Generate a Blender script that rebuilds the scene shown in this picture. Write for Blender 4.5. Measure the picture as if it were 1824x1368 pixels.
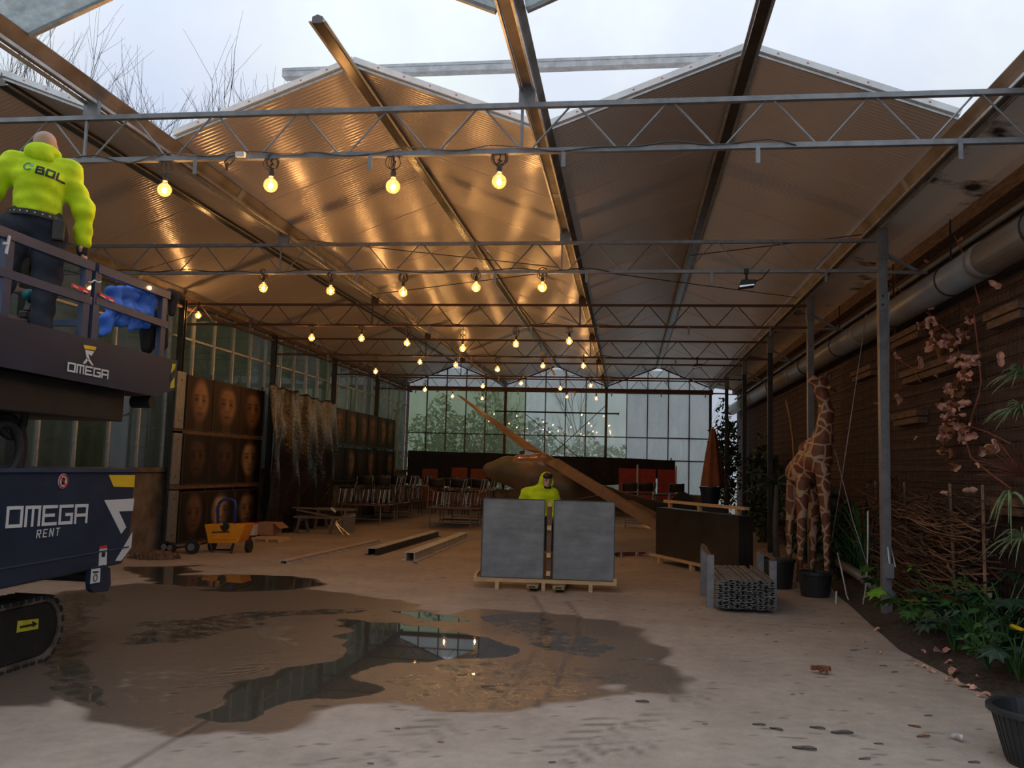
import bpy, bmesh, math, random
import numpy as np
from math import sin, cos, pi, radians
from mathutils import Vector, Matrix, Euler
from mathutils.bvhtree import BVHTree

for o in list(bpy.data.objects):
    bpy.data.objects.remove(o, do_unlink=True)
scene = bpy.context.scene
col = scene.collection
rnd = random.Random(7)
nrg = np.random.default_rng(5)

# ------------------------------------------------------------------ camera
CAM = np.array([0.8967, 0.0, 1.7345])
YAW, PITCH, ROLL, FPX = 0.1358, 0.0970, 0.0280, 1541.9
cF = np.array([-sin(YAW)*cos(PITCH), cos(YAW)*cos(PITCH), sin(PITCH)])
cR = np.array([cos(YAW), sin(YAW), 0.0])
cU = np.cross(cR, cF)
cR, cU = cR*cos(ROLL)+cU*sin(ROLL), -cR*sin(ROLL)+cU*cos(ROLL)
cam_data = bpy.data.cameras.new('camera')
cam = bpy.data.objects.new('camera', cam_data)
col.objects.link(cam)
cam_data.sensor_fit = 'HORIZONTAL'
cam_data.sensor_width = 36.0
cam_data.lens = FPX/1824*36.0
cam_data.clip_start, cam_data.clip_end = 0.05, 600
cam.matrix_world = Matrix(((cR[0], cU[0], -cF[0], CAM[0]), (cR[1], cU[1], -cF[1], CAM[1]),
                           (cR[2], cU[2], -cF[2], CAM[2]), (0, 0, 0, 1)))
scene.camera = cam

def at(x, y, **k):
    """point of the place measured from the photograph: where its pixel meets a plane X, Y or Z = value"""
    d = cF+cR*(x-912)/FPX-cU*(y-684)/FPX
    (a, v), = k.items()
    i = 'XYZ'.index(a)
    return Vector(CAM+d*((v-CAM[i])/d[i]))

# ------------------------------------------------------------------ exposure, sky
scene.view_settings.view_transform = 'Standard'
scene.view_settings.look = 'None'
scene.view_settings.gamma = 1.0
scene.view_settings.use_curve_mapping = False
scene.view_settings.exposure = 0.32
SKY = 0.98
BULB = 600.0

world = bpy.data.worlds.new('overcast_sky')
scene.world = world
world.use_nodes = True
wt = world.node_tree
wt.nodes.clear()
wo = wt.nodes.new('ShaderNodeOutputWorld')
wb = wt.nodes.new('ShaderNodeBackground')
wc = wt.nodes.new('ShaderNodeTexCoord')
wn = wt.nodes.new('ShaderNodeTexNoise')
wn.inputs['Scale'].default_value = 2.3
wn.inputs['Detail'].default_value = 7
wn.inputs['Roughness'].default_value = 0.55
wr = wt.nodes.new('ShaderNodeValToRGB')
wr.color_ramp.elements[0].position = 0.34
wr.color_ramp.elements[0].color = (0.50, 0.575, 0.73, 1)
wr.color_ramp.elements[1].position = 0.64
wr.color_ramp.elements[1].color = (0.67, 0.735, 0.73, 1)
e = wr.color_ramp.elements.new(0.50)
e.color = (0.585, 0.635, 0.72, 1)
wb.inputs['Strength'].default_value = SKY
wt.links.new(wc.outputs['Generated'], wn.inputs['Vector'])
wt.links.new(wn.outputs['Fac'], wr.inputs['Fac'])
# an overcast sky is brighter overhead than at the horizon
ws_ = wt.nodes.new('ShaderNodeSeparateXYZ')
wm_ = wt.nodes.new('ShaderNodeMapRange')
wm_.inputs['From Min'].default_value, wm_.inputs['From Max'].default_value = 0.0, 1.0
wm_.inputs['To Min'].default_value, wm_.inputs['To Max'].default_value = 0.56*SKY, 1.85*SKY
wt.links.new(wc.outputs['Generated'], ws_.inputs['Vector'])
wt.links.new(ws_.outputs['Z'], wm_.inputs['Value'])
wt.links.new(wm_.outputs['Result'], wb.inputs['Strength'])
wt.links.new(wr.outputs['Color'], wb.inputs['Color'])
wt.links.new(wb.outputs['Background'], wo.inputs['Surface'])

# ------------------------------------------------------------------ materials
def S(r, g, b):
    f = lambda c: (c/255/12.92) if c/255 <= 0.04045 else ((c/255+0.055)/1.055)**2.4
    return (f(r), f(g), f(b))

def newmat(name):
    m = bpy.data.materials.new(name)
    m.use_nodes = True
    nt = m.node_tree
    p = nt.nodes['Principled BSDF']
    return m, nt, p

def node(nt, kind, **kw):
    n = nt.nodes.new(kind)
    for k, v in kw.items():
        if k in n.inputs:
            n.inputs[k].default_value = v
        else:
            setattr(n, k, v)
    return n

def M(name, c, rough=0.6, metal=0.0, var=0.18, scale=5.0, bump=0.0, bscale=60.0, c2=None, detail=5, stretch=None, coat=0.0, spec=0.5, lo=0.35, hi=0.65):
    m, nt, p = newmat(name)
    a = c if c2 else tuple(x*(1-var) for x in c)
    b = c2 if c2 else tuple(min(1, x*(1+var)) for x in c)
    tc = node(nt, 'ShaderNodeTexCoord')
    mp = node(nt, 'ShaderNodeMapping')
    if stretch:
        mp.inputs['Scale'].default_value = stretch
    nz = node(nt, 'ShaderNodeTexNoise', Scale=scale, Detail=detail, Roughness=0.6)
    cr = node(nt, 'ShaderNodeValToRGB')
    cr.color_ramp.elements[0].position, cr.color_ramp.elements[1].position = lo, hi
    cr.color_ramp.elements[0].color = (*a, 1)
    cr.color_ramp.elements[1].color = (*b, 1)
    nt.links.new(tc.outputs['Object'], mp.inputs['Vector'])
    nt.links.new(mp.outputs['Vector'], nz.inputs['Vector'])
    nt.links.new(nz.outputs['Fac'], cr.inputs['Fac'])
    nt.links.new(cr.outputs['Color'], p.inputs['Base Color'])
    p.inputs['Roughness'].default_value = rough
    p.inputs['Metallic'].default_value = metal
    p.inputs['Coat Weight'].default_value = coat
    p.inputs['Specular IOR Level'].default_value = spec
    if bump:
        n2 = node(nt, 'ShaderNodeTexNoise', Scale=bscale, Detail=3)
        bp = node(nt, 'ShaderNodeBump', Strength=bump, Distance=0.02)
        nt.links.new(mp.outputs['Vector'], n2.inputs['Vector'])
        nt.links.new(n2.outputs['Fac'], bp.inputs['Height'])
        nt.links.new(bp.outputs['Normal'], p.inputs['Normal'])
    return m

MAT = {}
MAT['galv'] = M('galvanised_steel', (0.24, 0.245, 0.26), 0.48, 0.5, var=0.16, scale=9)
MAT['alu'] = M('weathered_aluminium', (0.46, 0.47, 0.48), 0.42, 0.6, var=0.2, scale=9)
MAT['alu_floor'] = M('bare_aluminium', (0.55, 0.54, 0.53), 0.5, 0.25, var=0.2, scale=4)
MAT['gutter'] = M('gutter_steel', (0.10, 0.075, 0.055), 0.5, 0.3, scale=2.2, c2=(0.20, 0.17, 0.15), lo=0.38, hi=0.62, detail=8)
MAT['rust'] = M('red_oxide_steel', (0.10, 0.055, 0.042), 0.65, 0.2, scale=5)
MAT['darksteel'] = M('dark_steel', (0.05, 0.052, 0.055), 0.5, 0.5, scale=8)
MAT['black'] = M('black_plastic', (0.016, 0.016, 0.017), 0.45, var=0.3)
MAT['blackrub'] = M('black_rubber', (0.016, 0.016, 0.017), 0.7, var=0.4, bump=0.3)
MAT['navy'] = M('navy_paint', S(31, 45, 66), 0.42, 0.0, var=0.15, scale=3, coat=0.25)
MAT['navyrail'] = M('grey_blue_rail_paint', S(52, 66, 92), 0.4, 0.0, var=0.15, scale=3, coat=0.2)
MAT['white'] = M('white_vinyl', (0.62, 0.63, 0.65), 0.5, var=0.05)
MAT['yellow'] = M('yellow_vinyl', (0.75, 0.50, 0.02), 0.5, var=0.05)
MAT['red'] = M('red_vinyl', (0.55, 0.03, 0.04), 0.5, var=0.08)
MAT['hivis'] = M('hi_vis_fabric', (0.58, 0.78, 0.005), 0.85, var=0.12, scale=6, bump=0.5, bscale=9)
MAT['trouser'] = M('navy_work_fabric', (0.022, 0.026, 0.040), 0.85, var=0.3, scale=5, bump=0.5, bscale=10)
MAT['skin'] = M('skin', (0.48, 0.29, 0.22), 0.55, var=0.1)
MAT['glove'] = M('black_glove', (0.02, 0.02, 0.024), 0.8)
MAT['hair'] = M('dark_hair', (0.02, 0.014, 0.01), 0.6)
MAT['leather'] = M('dark_belt_leather', (0.03, 0.025, 0.02), 0.6)
MAT['bluecloth'] = M('blue_cloth', S(58, 116, 225), 0.75, var=0.25, scale=3, bump=0.4, bscale=8)
MAT['darkcloth'] = M('charcoal_cloth', (0.011, 0.011, 0.013), 0.85, var=0.3)
MAT['teal'] = M('teal_tool_plastic', (0.0, 0.16, 0.17), 0.45)
MAT['timber'] = M('pale_timber', (0.58, 0.40, 0.22), 0.7, var=0.2, scale=4, stretch=(1, 8, 8))
MAT['oldwood'] = M('old_brown_timber', (0.15, 0.09, 0.058), 0.75, var=0.45, scale=5, stretch=(8, 1, 8), bump=0.3)
MAT['tabletop'] = M('varnished_table_wood', (0.16, 0.075, 0.04), 0.35, var=0.3, scale=4, stretch=(1, 8, 8))
MAT['chrome'] = M('chrome', (0.75, 0.75, 0.76), 0.18, 1.0, var=0.05)
MAT['greywood'] = M('grey_weathered_wood', (0.16, 0.145, 0.125), 0.8, var=0.35, scale=4, stretch=(1, 8, 8))
MAT['cardboard'] = M('cardboard', (0.36, 0.20, 0.11), 0.85, var=0.1)
MAT['orange'] = M('orange_paint', (0.80, 0.30, 0.01), 0.45, var=0.1)
MAT['blue'] = M('blue_paint', S(24, 58, 128), 0.45)
MAT['pvc'] = M('grey_pvc', (0.21, 0.23, 0.26), 0.35, var=0.12, scale=2)
MAT['soffit'] = M('stained_sheet', (0.035, 0.028, 0.022), 0.65, scale=1.4, c2=(0.80, 0.75, 0.72), lo=0.34, hi=0.44, detail=9)
MAT['soil'] = M('dark_soil', (0.05, 0.035, 0.025), 0.95, var=0.5, scale=20, bump=0.8)
MAT['dirt'] = M('brown_dirt', (0.17, 0.10, 0.065), 0.95, var=0.5, scale=14, bump=0.8)
MAT['leaf'] = M('green_leaf', (0.035, 0.105, 0.022), 0.42, var=0.5, scale=3)
MAT['leafb'] = M('bright_green_leaf', (0.13, 0.30, 0.03), 0.4, var=0.3, scale=3)
MAT['leafd'] = M('dark_blue_green_leaf', (0.018, 0.05, 0.028), 0.45, var=0.5, scale=3)
MAT['grassy'] = M('pale_green_blades', (0.20, 0.26, 0.13), 0.5, var=0.35)
MAT['dry'] = M('dry_leaf', (0.52, 0.22, 0.14), 0.8, scale=7, c2=(0.80, 0.50, 0.39))
MAT['dryd'] = M('brown_dead_leaf', (0.20, 0.08, 0.035), 0.8, var=0.5, scale=7)
MAT['twig'] = M('willow_twig', (0.085, 0.042, 0.026), 0.7, var=0.6, scale=2)
MAT['twigl'] = M('pale_willow_twig', (0.22, 0.125, 0.075), 0.7, var=0.4, scale=2)
MAT['redtwig'] = M('reddish_twig', (0.27, 0.09, 0.055), 0.7, var=0.4)
MAT['bark'] = M('bare_bark', (0.10, 0.085, 0.075), 0.9)
MAT['cable'] = M('black_cable', (0.02, 0.018, 0.016), 0.5)
MAT['whitecable'] = M('white_cable', (0.6, 0.6, 0.6), 0.5)
MAT['redpanel'] = M('red_upholstery', (0.27, 0.022, 0.022), 0.6, var=0.2)
MAT['orangecloth'] = M('orange_cushion', (0.20, 0.05, 0.025), 0.8)
MAT['parasol'] = M('rust_brown_canvas', (0.22, 0.085, 0.05), 0.85, var=0.25, scale=3)
MAT['film'] = M('white_edge_film', (0.72, 0.74, 0.76), 0.55, var=0.08, scale=8)
MAT['concrete'] = M('stained_concrete', (0.11, 0.085, 0.07), 0.9, scale=2.5, c2=(0.24, 0.20, 0.175), bump=0.3)
MAT['bucket'] = M('black_bucket_plastic', (0.022, 0.024, 0.027), 0.42, var=0.2)
MAT['yellow_green'] = M('faded_yellow_label', (0.55, 0.50, 0.04), 0.6)

def glass_mat(name, tint, haze, hazecol, rough=0.02, scale=1.2):
    """glass pane that lets light through, with a film of dirt and damp that scatters it"""
    m, nt, p = newmat(name)
    nt.nodes.remove(p)
    out = nt.nodes['Material Output']
    tr = node(nt, 'ShaderNodeBsdfTransparent', Color=(*tint, 1))
    gl = node(nt, 'ShaderNodeBsdfGlossy', Roughness=rough)
    fr = node(nt, 'ShaderNodeFresnel', IOR=1.45)
    df = node(nt, 'ShaderNodeBsdfTranslucent', Color=(*hazecol, 1))
    tc = node(nt, 'ShaderNodeTexCoord')
    mp = node(nt, 'ShaderNodeMapping')
    mp.inputs['Scale'].default_value = (1.6, 1.6, 0.8)
    nz = node(nt, 'ShaderNodeTexNoise', Scale=scale, Detail=7, Roughness=0.65)
    mr = node(nt, 'ShaderNodeMapRange')
    mr.inputs['From Min'].default_value, mr.inputs['From Max'].default_value = 0.3, 0.7
    mr.inputs['To Min'].default_value, mr.inputs['To Max'].default_value = haze[0], haze[1]
    m1 = node(nt, 'ShaderNodeMixShader')
    m2 = node(nt, 'ShaderNodeMixShader')
    L = nt.links.new
    L(tc.outputs['Object'], mp.inputs['Vector'])
    L(mp.outputs['Vector'], nz.inputs['Vector'])
    L(nz.outputs['Fac'], mr.inputs['Value'])
    L(mr.outputs['Result'], m1.inputs['Fac'])
    L(tr.outputs[0], m1.inputs[1])
    L(df.outputs[0], m1.inputs[2])
    L(fr.outputs['Fac'], m2.inputs['Fac'])
    L(m1.outputs[0], m2.inputs[1])
    L(gl.outputs[0], m2.inputs[2])
    L(m2.outputs[0], out.inputs['Surface'])
    return m
MAT['glass_clear'] = glass_mat('dirty_glass', (0.84, 0.88, 0.82), (0.12, 0.34), (0.66, 0.70, 0.62))
MAT['glass_green'] = glass_mat('algae_green_glass', (0.70, 0.76, 0.60), (0.16, 0.38), (0.52, 0.56, 0.42))
MAT['glass_fog'] = glass_mat('fogged_glass', (0.9, 0.92, 0.9), (0.55, 0.9), (0.80, 0.83, 0.83), scale=0.7)
MAT['glass_roof'] = glass_mat('speckled_roof_glass', (0.8, 0.88, 0.88), (0.5, 0.95), (0.78, 0.82, 0.83), scale=6)
MAT['globe'] = glass_mat('bulb_glass', (1.0, 0.93, 0.80), (0.025, 0.04), (1.0, 0.7, 0.35))

def emit(name, c, s):
    m, nt, p = newmat(name)
    p.inputs['Base Color'].default_value = (*c, 1)
    p.inputs['Emission Color'].default_value = (*c, 1)
    p.inputs['Emission Strength'].default_value = s
    return m
MAT['filament'] = emit('glowing_filament', (1.0, 0.52, 0.19), BULB)
MAT['ledlens'] = emit('small_led', (1.0, 0.45, 0.10), 25)

# ------------------------------------------------------------------ mesh builder
class MB:
    def __init__(s):
        s.v, s.f = [], []
    def add(s, vs, fs):
        n = len(s.v)
        s.v += [tuple(p) for p in vs]
        s.f += [tuple(i+n for i in f) for f in fs]
        return s
    def box(s, lo, hi):
        x0, y0, z0 = lo
        x1, y1, z1 = hi
        return s.add([(x0, y0, z0), (x1, y0, z0), (x1, y1, z0), (x0, y1, z0), (x0, y0, z1), (x1, y0, z1), (x1, y1, z1), (x0, y1, z1)],
                     [(0, 3, 2, 1), (4, 5, 6, 7), (0, 1, 5, 4), (1, 2, 6, 5), (2, 3, 7, 6), (3, 0, 4, 7)])
    def bar(s, a, b, w, h, up=(0, 0, 1)):
        a, b, up = Vector(a), Vector(b), Vector(up)
        d = (b-a).normalized()
        r = d.cross(up)
        if r.length < 1e-4:
            r = d.cross(Vector((0, 1, 0)))
        r.normalize()
        u = r.cross(d)
        r, u = r*w/2, u*h/2
        return s.add([a-r-u, a+r-u, a+r+u, a-r+u, b-r-u, b+r-u, b+r+u, b-r+u],
                     [(0, 1, 2, 3), (7, 6, 5, 4), (0, 4, 5, 1), (1, 5, 6, 2), (2, 6, 7, 3), (3, 7, 4, 0)])
    def tube(s, pts, r, n=8, closed=False, cap=True):
        pts = [Vector(p) for p in pts]
        k = len(pts)
        rr = r if hasattr(r, '__len__') else [r]*k
        d0 = (pts[1]-pts[0]).normalized()
        u = d0.orthogonal().normalized()
        vs = []
        for i, p in enumerate(pts):
            if closed:
                d = (pts[(i+1) % k]-pts[i-1]).normalized()
            else:
                d = (pts[min(i+1, k-1)]-pts[max(i-1, 0)]).normalized()
            u = (u-d*u.dot(d))
            u = u.normalized() if u.length > 1e-6 else d.orthogonal().normalized()
            w = d.cross(u)
            for j in range(n):
                a = 2*pi*j/n
                vs.append(p+(u*cos(a)+w*sin(a))*rr[i])
        fs = []
        for i in range(k if closed else k-1):
            for j in range(n):
                a, b = i*n+j, i*n+(j+1) % n
                c, d_ = ((i+1) % k)*n+(j+1) % n, ((i+1) % k)*n+j
                fs.append((a, b, c, d_))
        if cap and not closed:
            fs.append(tuple(range(n-1, -1, -1)))
            fs.append(tuple((k-1)*n+j for j in range(n)))
        return s.add(vs, fs)
    def lathe(s, prof, n=20, c=(0, 0, 0)):
        vs, fs = [], []
        for r, z in prof:
            for j in range(n):
                a = 2*pi*j/n
                vs.append((c[0]+r*cos(a), c[1]+r*sin(a), c[2]+z))
        for i in range(len(prof)-1):
            for j in range(n):
                fs.append((i*n+j, i*n+(j+1) % n, (i+1)*n+(j+1) % n, (i+1)*n+j))
        fs.append(tuple(range(n-1, -1, -1)))
        fs.append(tuple((len(prof)-1)*n+j for j in range(n)))
        return s.add(vs, fs)
    def prism(s, poly, ext):
        e = Vector(ext)
        k = len(poly)
        vs = [Vector(p) for p in poly]+[Vector(p)+e for p in poly]
        fs = [tuple(range(k-1, -1, -1)), tuple(range(k, 2*k))]+[(i, (i+1) % k, k+(i+1) % k, k+i) for i in range(k)]
        return s.add(vs, fs)
    def grid(s, fn, nu, nv):
        vs = [fn(i/nu, j/nv) for j in range(nv+1) for i in range(nu+1)]
        fs = [(j*(nu+1)+i, j*(nu+1)+i+1, (j+1)*(nu+1)+i+1, (j+1)*(nu+1)+i) for j in range(nv) for i in range(nu)]
        return s.add(vs, fs)
    def sheet(s, fn, nu, nv, t):
        """a sheet with thickness t along its normal"""
        P = [[Vector(fn(i/nu, j/nv)) for i in range(nu+1)] for j in range(nv+1)]
        Q = []
        for j in range(nv+1):
            row = []
            for i in range(nu+1):
                a = P[j][min(i+1, nu)]-P[j][max(i-1, 0)]
                b = P[min(j+1, nv)][i]-P[max(j-1, 0)][i]
                n = a.cross(b)
                n = n.normalized() if n.length > 1e-9 else Vector((0, 0, 1))
                row.append(P[j][i]+n*t)
            Q.append(row)
        w = nu+1
        N = w*(nv+1)
        vs = [p for r in P for p in r]+[p for r in Q for p in r]
        fs = []
        for j in range(nv):
            for i in range(nu):
                a = j*w+i
                fs.append((a, a+w, a+w+1, a+1))
                fs.append((N+a, N+a+1, N+a+w+1, N+a+w))
        rim = [i for i in range(w)]+[j*w+nu for j in range(1, nv+1)]+[nv*w+i for i in range(nu-1, -1, -1)]+[j*w for j in range(nv-1, 0, -1)]
        for a, b in zip(rim, rim[1:]+rim[:1]):
            fs.append((a, b, N+b, N+a))
        return s.add(vs, fs)
    def build(s, name, mat, parent=None, smooth=False, local=False, bevel=0, fix=True):
        vs = [Vector(p) for p in s.v]
        o = bpy.data.objects.new(name, bpy.data.meshes.new(name))
        if parent is not None:
            if not local:
                mi = wm(parent).inverted()
                vs = [mi @ p for p in vs]
            o.parent = parent
        elif not local:
            xs, ys, zs = zip(*[tuple(p) for p in vs])
            c = Vector(((min(xs)+max(xs))/2, (min(ys)+max(ys))/2, min(zs)))
            vs = [p-c for p in vs]
            o.location = c
        me = o.data
        me.from_pydata([tuple(p) for p in vs], [], s.f)
        if fix:
            bm = bmesh.new()
            bm.from_mesh(me)
            bmesh.ops.recalc_face_normals(bm, faces=bm.faces)
            bm.to_mesh(me)
            bm.free()
        if smooth:
            me.polygons.foreach_set('use_smooth', [True]*len(me.polygons))
        me.materials.append(MAT[mat] if isinstance(mat, str) else mat)
        col.objects.link(o)
        if bevel:
            b = o.modifiers.new('bevel', 'BEVEL')
            b.width, b.segments, b.limit_method = bevel, 2, 'ANGLE'
        return o

def wm(o):
    """world matrix of a thing or of a part of it (parts carry no transform of their own)"""
    while o.parent is not None:
        o = o.parent
    return Matrix.LocRotScale(o.location, o.rotation_euler, o.scale)

def thing(name, label, cat, loc=(0, 0, 0), rz=0.0, group=None):
    o = bpy.data.objects.new(name, None)
    o.empty_display_size = 0.1
    o.location = loc
    o.rotation_euler = (0, 0, rz)
    col.objects.link(o)
    return tag(o, label, cat, group)

def tag(o, label, cat, group=None):
    o['label'], o['category'] = label, cat
    if group:
        o['group'] = group
    return o

def struct(o, label=None, cat=None):
    o['kind'] = 'structure'
    if label:
        o['label'] = label
    if cat:
        o['category'] = cat
    return o

def copy_thing(root, loc, rot=None, label=None, group=None):
    c = root.copy()
    col.objects.link(c)
    c.location = loc
    if rot is not None:
        c.rotation_euler = rot
    if label:
        c['label'] = label
    if group:
        c['group'] = group
    for ch in [x for x in bpy.data.objects if x.parent == root]:
        d = ch.copy()
        d.parent = c
        col.objects.link(d)
        for g in [x for x in bpy.data.objects if x.parent == ch]:
            h = g.copy()
            h.parent = d
            col.objects.link(h)
    return c

ORD = ['first', 'second', 'third', 'fourth', 'fifth', 'sixth', 'seventh', 'eighth', 'ninth', 'tenth', 'eleventh', 'twelfth']

def link_copy(src, parent, loc=None, rot=None, scale=None):
    o = src.copy()
    o.parent = parent
    if loc is not None:
        o.location = loc
    if rot is not None:
        o.rotation_euler = rot
    if scale is not None:
        o.scale = scale
    col.objects.link(o)
    return o

# ------------------------------------------------------------------ smooth bodies from rounded bones
def bones(P, segs, k=0.05):
    """distance to a smooth union of tapering capsules (a, b, ra, rb)"""
    acc = None
    for a, b, ra, rb in segs:
        a, b = np.array(a, float), np.array(b, float)
        ab = b-a
        L = max(float(ab@ab), 1e-9)
        t = np.clip(((P-a)@ab)/L, 0, 1)
        d = np.linalg.norm(P-a-t[..., None]*ab, axis=-1)-(ra+(rb-ra)*t)
        if acc is None:
            acc = d
        else:
            h = np.clip(0.5+0.5*(acc-d)/k, 0, 1)
            acc = acc*(1-h)+d*h-k*h*(1-h)
    return acc

def surface(fn, lo, hi, step):
    """closed surface of fn < 0 as a quad mesh (surface nets)"""
    ax = [np.arange(lo[i]-step, hi[i]+2*step, step) for i in range(3)]
    G = np.stack(np.meshgrid(*ax, indexing='ij'), -1)
    V = fn(G)
    n = np.array(V.shape)
    acc = np.zeros((*(n-1), 3))
    cnt = np.zeros(n-1)
    cs = [(i, j, k) for i in (0, 1) for j in (0, 1) for k in (0, 1)]
    def sub(c):
        return tuple(slice(c[i], n[i]-1+c[i]) for i in range(3))
    for c in cs:
        for axx in range(3):
            if c[axx]:
                continue
            d = list(c)
            d[axx] = 1
            va, vb = V[sub(c)], V[sub(d)]
            m = (va < 0) != (vb < 0)
            t = np.where(m, va/np.where(m, va-vb, 1), 0)
            for i in range(3):
                acc[..., i] += np.where(m, c[i]+(t if i == axx else 0), 0)
            cnt += m
    act = cnt > 0
    idx = -np.ones(act.shape, int)
    idx[act] = np.arange(act.sum())
    base = np.argwhere(act)
    pts = (acc[act]/cnt[act][:, None]+base)*step+np.array([a[0] for a in ax])
    F = []
    for axx in range(3):
        o1, o2 = (axx+1) % 3, (axx+2) % 3
        s0 = [slice(1, n[i]-1) for i in range(3)]
        s0[axx] = slice(0, n[axx]-1)
        s1 = list(s0)
        s1[axx] = slice(1, n[axx])
        a, b = V[tuple(s0)] < 0, V[tuple(s1)] < 0
        for sgn in (0, 1):
            w = np.argwhere((a & ~b) if sgn == 0 else (~a & b))
            if not len(w):
                continue
            w = w+1
            w[:, axx] -= 1
            q = []
            for da, db in ((1, 1), (0, 1), (0, 0), (1, 0)):
                c = w.copy()
                c[:, o1] -= da
                c[:, o2] -= db
                q.append(idx[c[:, 0], c[:, 1], c[:, 2]])
            q = np.stack(q, 1)
            F.append(q if sgn == 0 else q[:, ::-1])
    return pts, np.concatenate(F)

def organic(name, fn, lo, hi, step, mat, parent=None, local=False):
    pts, F = surface(fn, lo, hi, step)
    mb = MB()
    mb.v = [tuple(p) for p in pts]
    mb.f = [tuple(int(i) for i in q) for q in F]
    return mb.build(name, mat, parent, smooth=True, local=local, fix=False)

def body_of(name, segs, mat, parent=None, step=0.02, k=0.05, grow=0.0, local=False):
    lo = np.min([np.minimum(np.array(a)-ra, np.array(b)-rb) for a, b, ra, rb in segs], 0)-k-grow
    hi = np.max([np.maximum(np.array(a)+ra, np.array(b)+rb) for a, b, ra, rb in segs], 0)+k+grow
    return organic(name, lambda P: bones(P, segs, k)-grow, lo, hi, step, mat, parent, local)
# ================================================================== the setting
TY = [7.03+4.474*i for i in range(6)]          # roof trusses
YB = 34.1                                       # back gable
YF = 8.36                                       # front edge of the new roof panels
GX = (-8.0, -4.0, 0.0, 4.0)                     # gutters
ZG = 4.96

# ---- floor: wet concrete; "wet" and "mark" paint puddles, joints and tyre marks on the slab
xs = np.arange(-8.05, 5.25, 0.045)
ys = [-3.0]
while ys[-1] < 34.4:
    ys.append(ys[-1]+max(0.034, 0.0042*abs(ys[-1])))
ys = np.array(ys)
GXX, GYY = np.meshgrid(xs, ys, indexing='ij')
X0_, Y0_ = GXX.copy(), GYY.copy()
wr8 = np.random.default_rng(11)
for fq, am_ in ((1.3, .16), (2.9, .09), (6.5, .05), (14.0, .025)):
    for _ in range(3):
        a_, p1_, p2_ = wr8.uniform(0, 6.28, 3)
        sarg = fq*(X0_*cos(a_)+Y0_*sin(a_))
        GXX = GXX+am_*np.sin(sarg+p1_)
        GYY = GYY+1.2*am_*np.sin(sarg*1.1+p2_)
def poly_sd(px, wob=0.0):
    P = [at(x, y, Z=0) for x, y in px]
    P = np.array([(p.x, p.y) for p in P])
    inside = np.zeros(GXX.shape, bool)
    best = np.full(GXX.shape, 1e9)
    for a, b in zip(P, np.roll(P, -1, 0)):
        c = (a[1] > GYY) != (b[1] > GYY)
        xi = a[0]+(GYY-a[1])/(b[1]-a[1]+1e-12)*(b[0]-a[0])
        inside ^= c & (GXX < xi)
        ab = b-a
        t = np.clip(((GXX-a[0])*ab[0]+(GYY-a[1])*ab[1])/(ab@ab+1e-9), 0, 1)
        best = np.minimum(best, np.hypot(GXX-a[0]-t*ab[0], GYY-a[1]-t*ab[1]))
    return np.where(inside, -best, best)
wet = np.zeros(GXX.shape)
def pour(px, level, soft=0.22):
    global wet
    wet = np.maximum(wet, level*np.clip(0.5-poly_sd(px)/(2*soft), 0, 1))
pour([(60, 1215), (100, 1290), (240, 1303), (400, 1310), (520, 1295), (640, 1285), (760, 1245), (870, 1255), (1000, 1235), (1100, 1258),
      (1165, 1240), (1190, 1190), (1180, 1130), (1120, 1100), (1000, 1085), (880, 1080), (760, 1088), (700, 1073), (560, 1055), (520, 1038),
      (400, 1046), (300, 1040), (140, 1055), (0, 1090), (-200, 1130), (-200, 1270), (0, 1262)], 0.56, 0.2)
pour([(225, 1013), (370, 1009), (360, 1024), (430, 1022), (540, 1030), (500, 1047), (420, 1054), (330, 1044), (240, 1034)], 1.0, 0.12)
pour([(585, 1105), (700, 1122), (790, 1124), (846, 1140), (852, 1180), (775, 1196), (725, 1188), (690, 1232), (560, 1268), (430, 1262), (520, 1205), (640, 1160)], 1.0, 0.1)
pour([(640, 1086), (760, 1085), (850, 1098), (800, 1108), (700, 1105)], 0.95, 0.08)
pour([(850, 1087), (1000, 1090), (1080, 1140), (1010, 1165), (880, 1150)], 0.72, 0.12)
pour([(100, 1062), (230, 1052), (240, 1200), (200, 1255), (90, 1240), (20, 1230), (60, 1150)], 0.76, 0.15)
pour([(700, 1205), (1000, 1180), (1090, 1190), (1100, 1240), (880, 1250), (720, 1243)], 0.68, 0.12)
pour([(1085, 1160), (1150, 1160), (1150, 1170), (1090, 1168)], 1.0, 0.06)
pour([(1085, 985), (1170, 978), (1170, 995), (1085, 997)], 1.0, 0.2)
pour([(250, 1110), (460, 1085), (600, 1075), (600, 1100), (430, 1130), (260, 1150)], 0.72, 0.15)
for px in ([(240, 1192), (420, 1178), (455, 1208), (360, 1235), (330, 1215), (250, 1232)], [(200, 1022), (250, 1028), (235, 1040), (190, 1040)],
           [(270, 1040), (400, 1043), (380, 1052), (290, 1050)], [(480, 1110), (560, 1120), (540, 1150), (450, 1150)]):
    wet = np.minimum(wet, np.clip(0.65+poly_sd(px)/0.5, 0.45, 1))
GXX, GYY = X0_, Y0_
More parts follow.
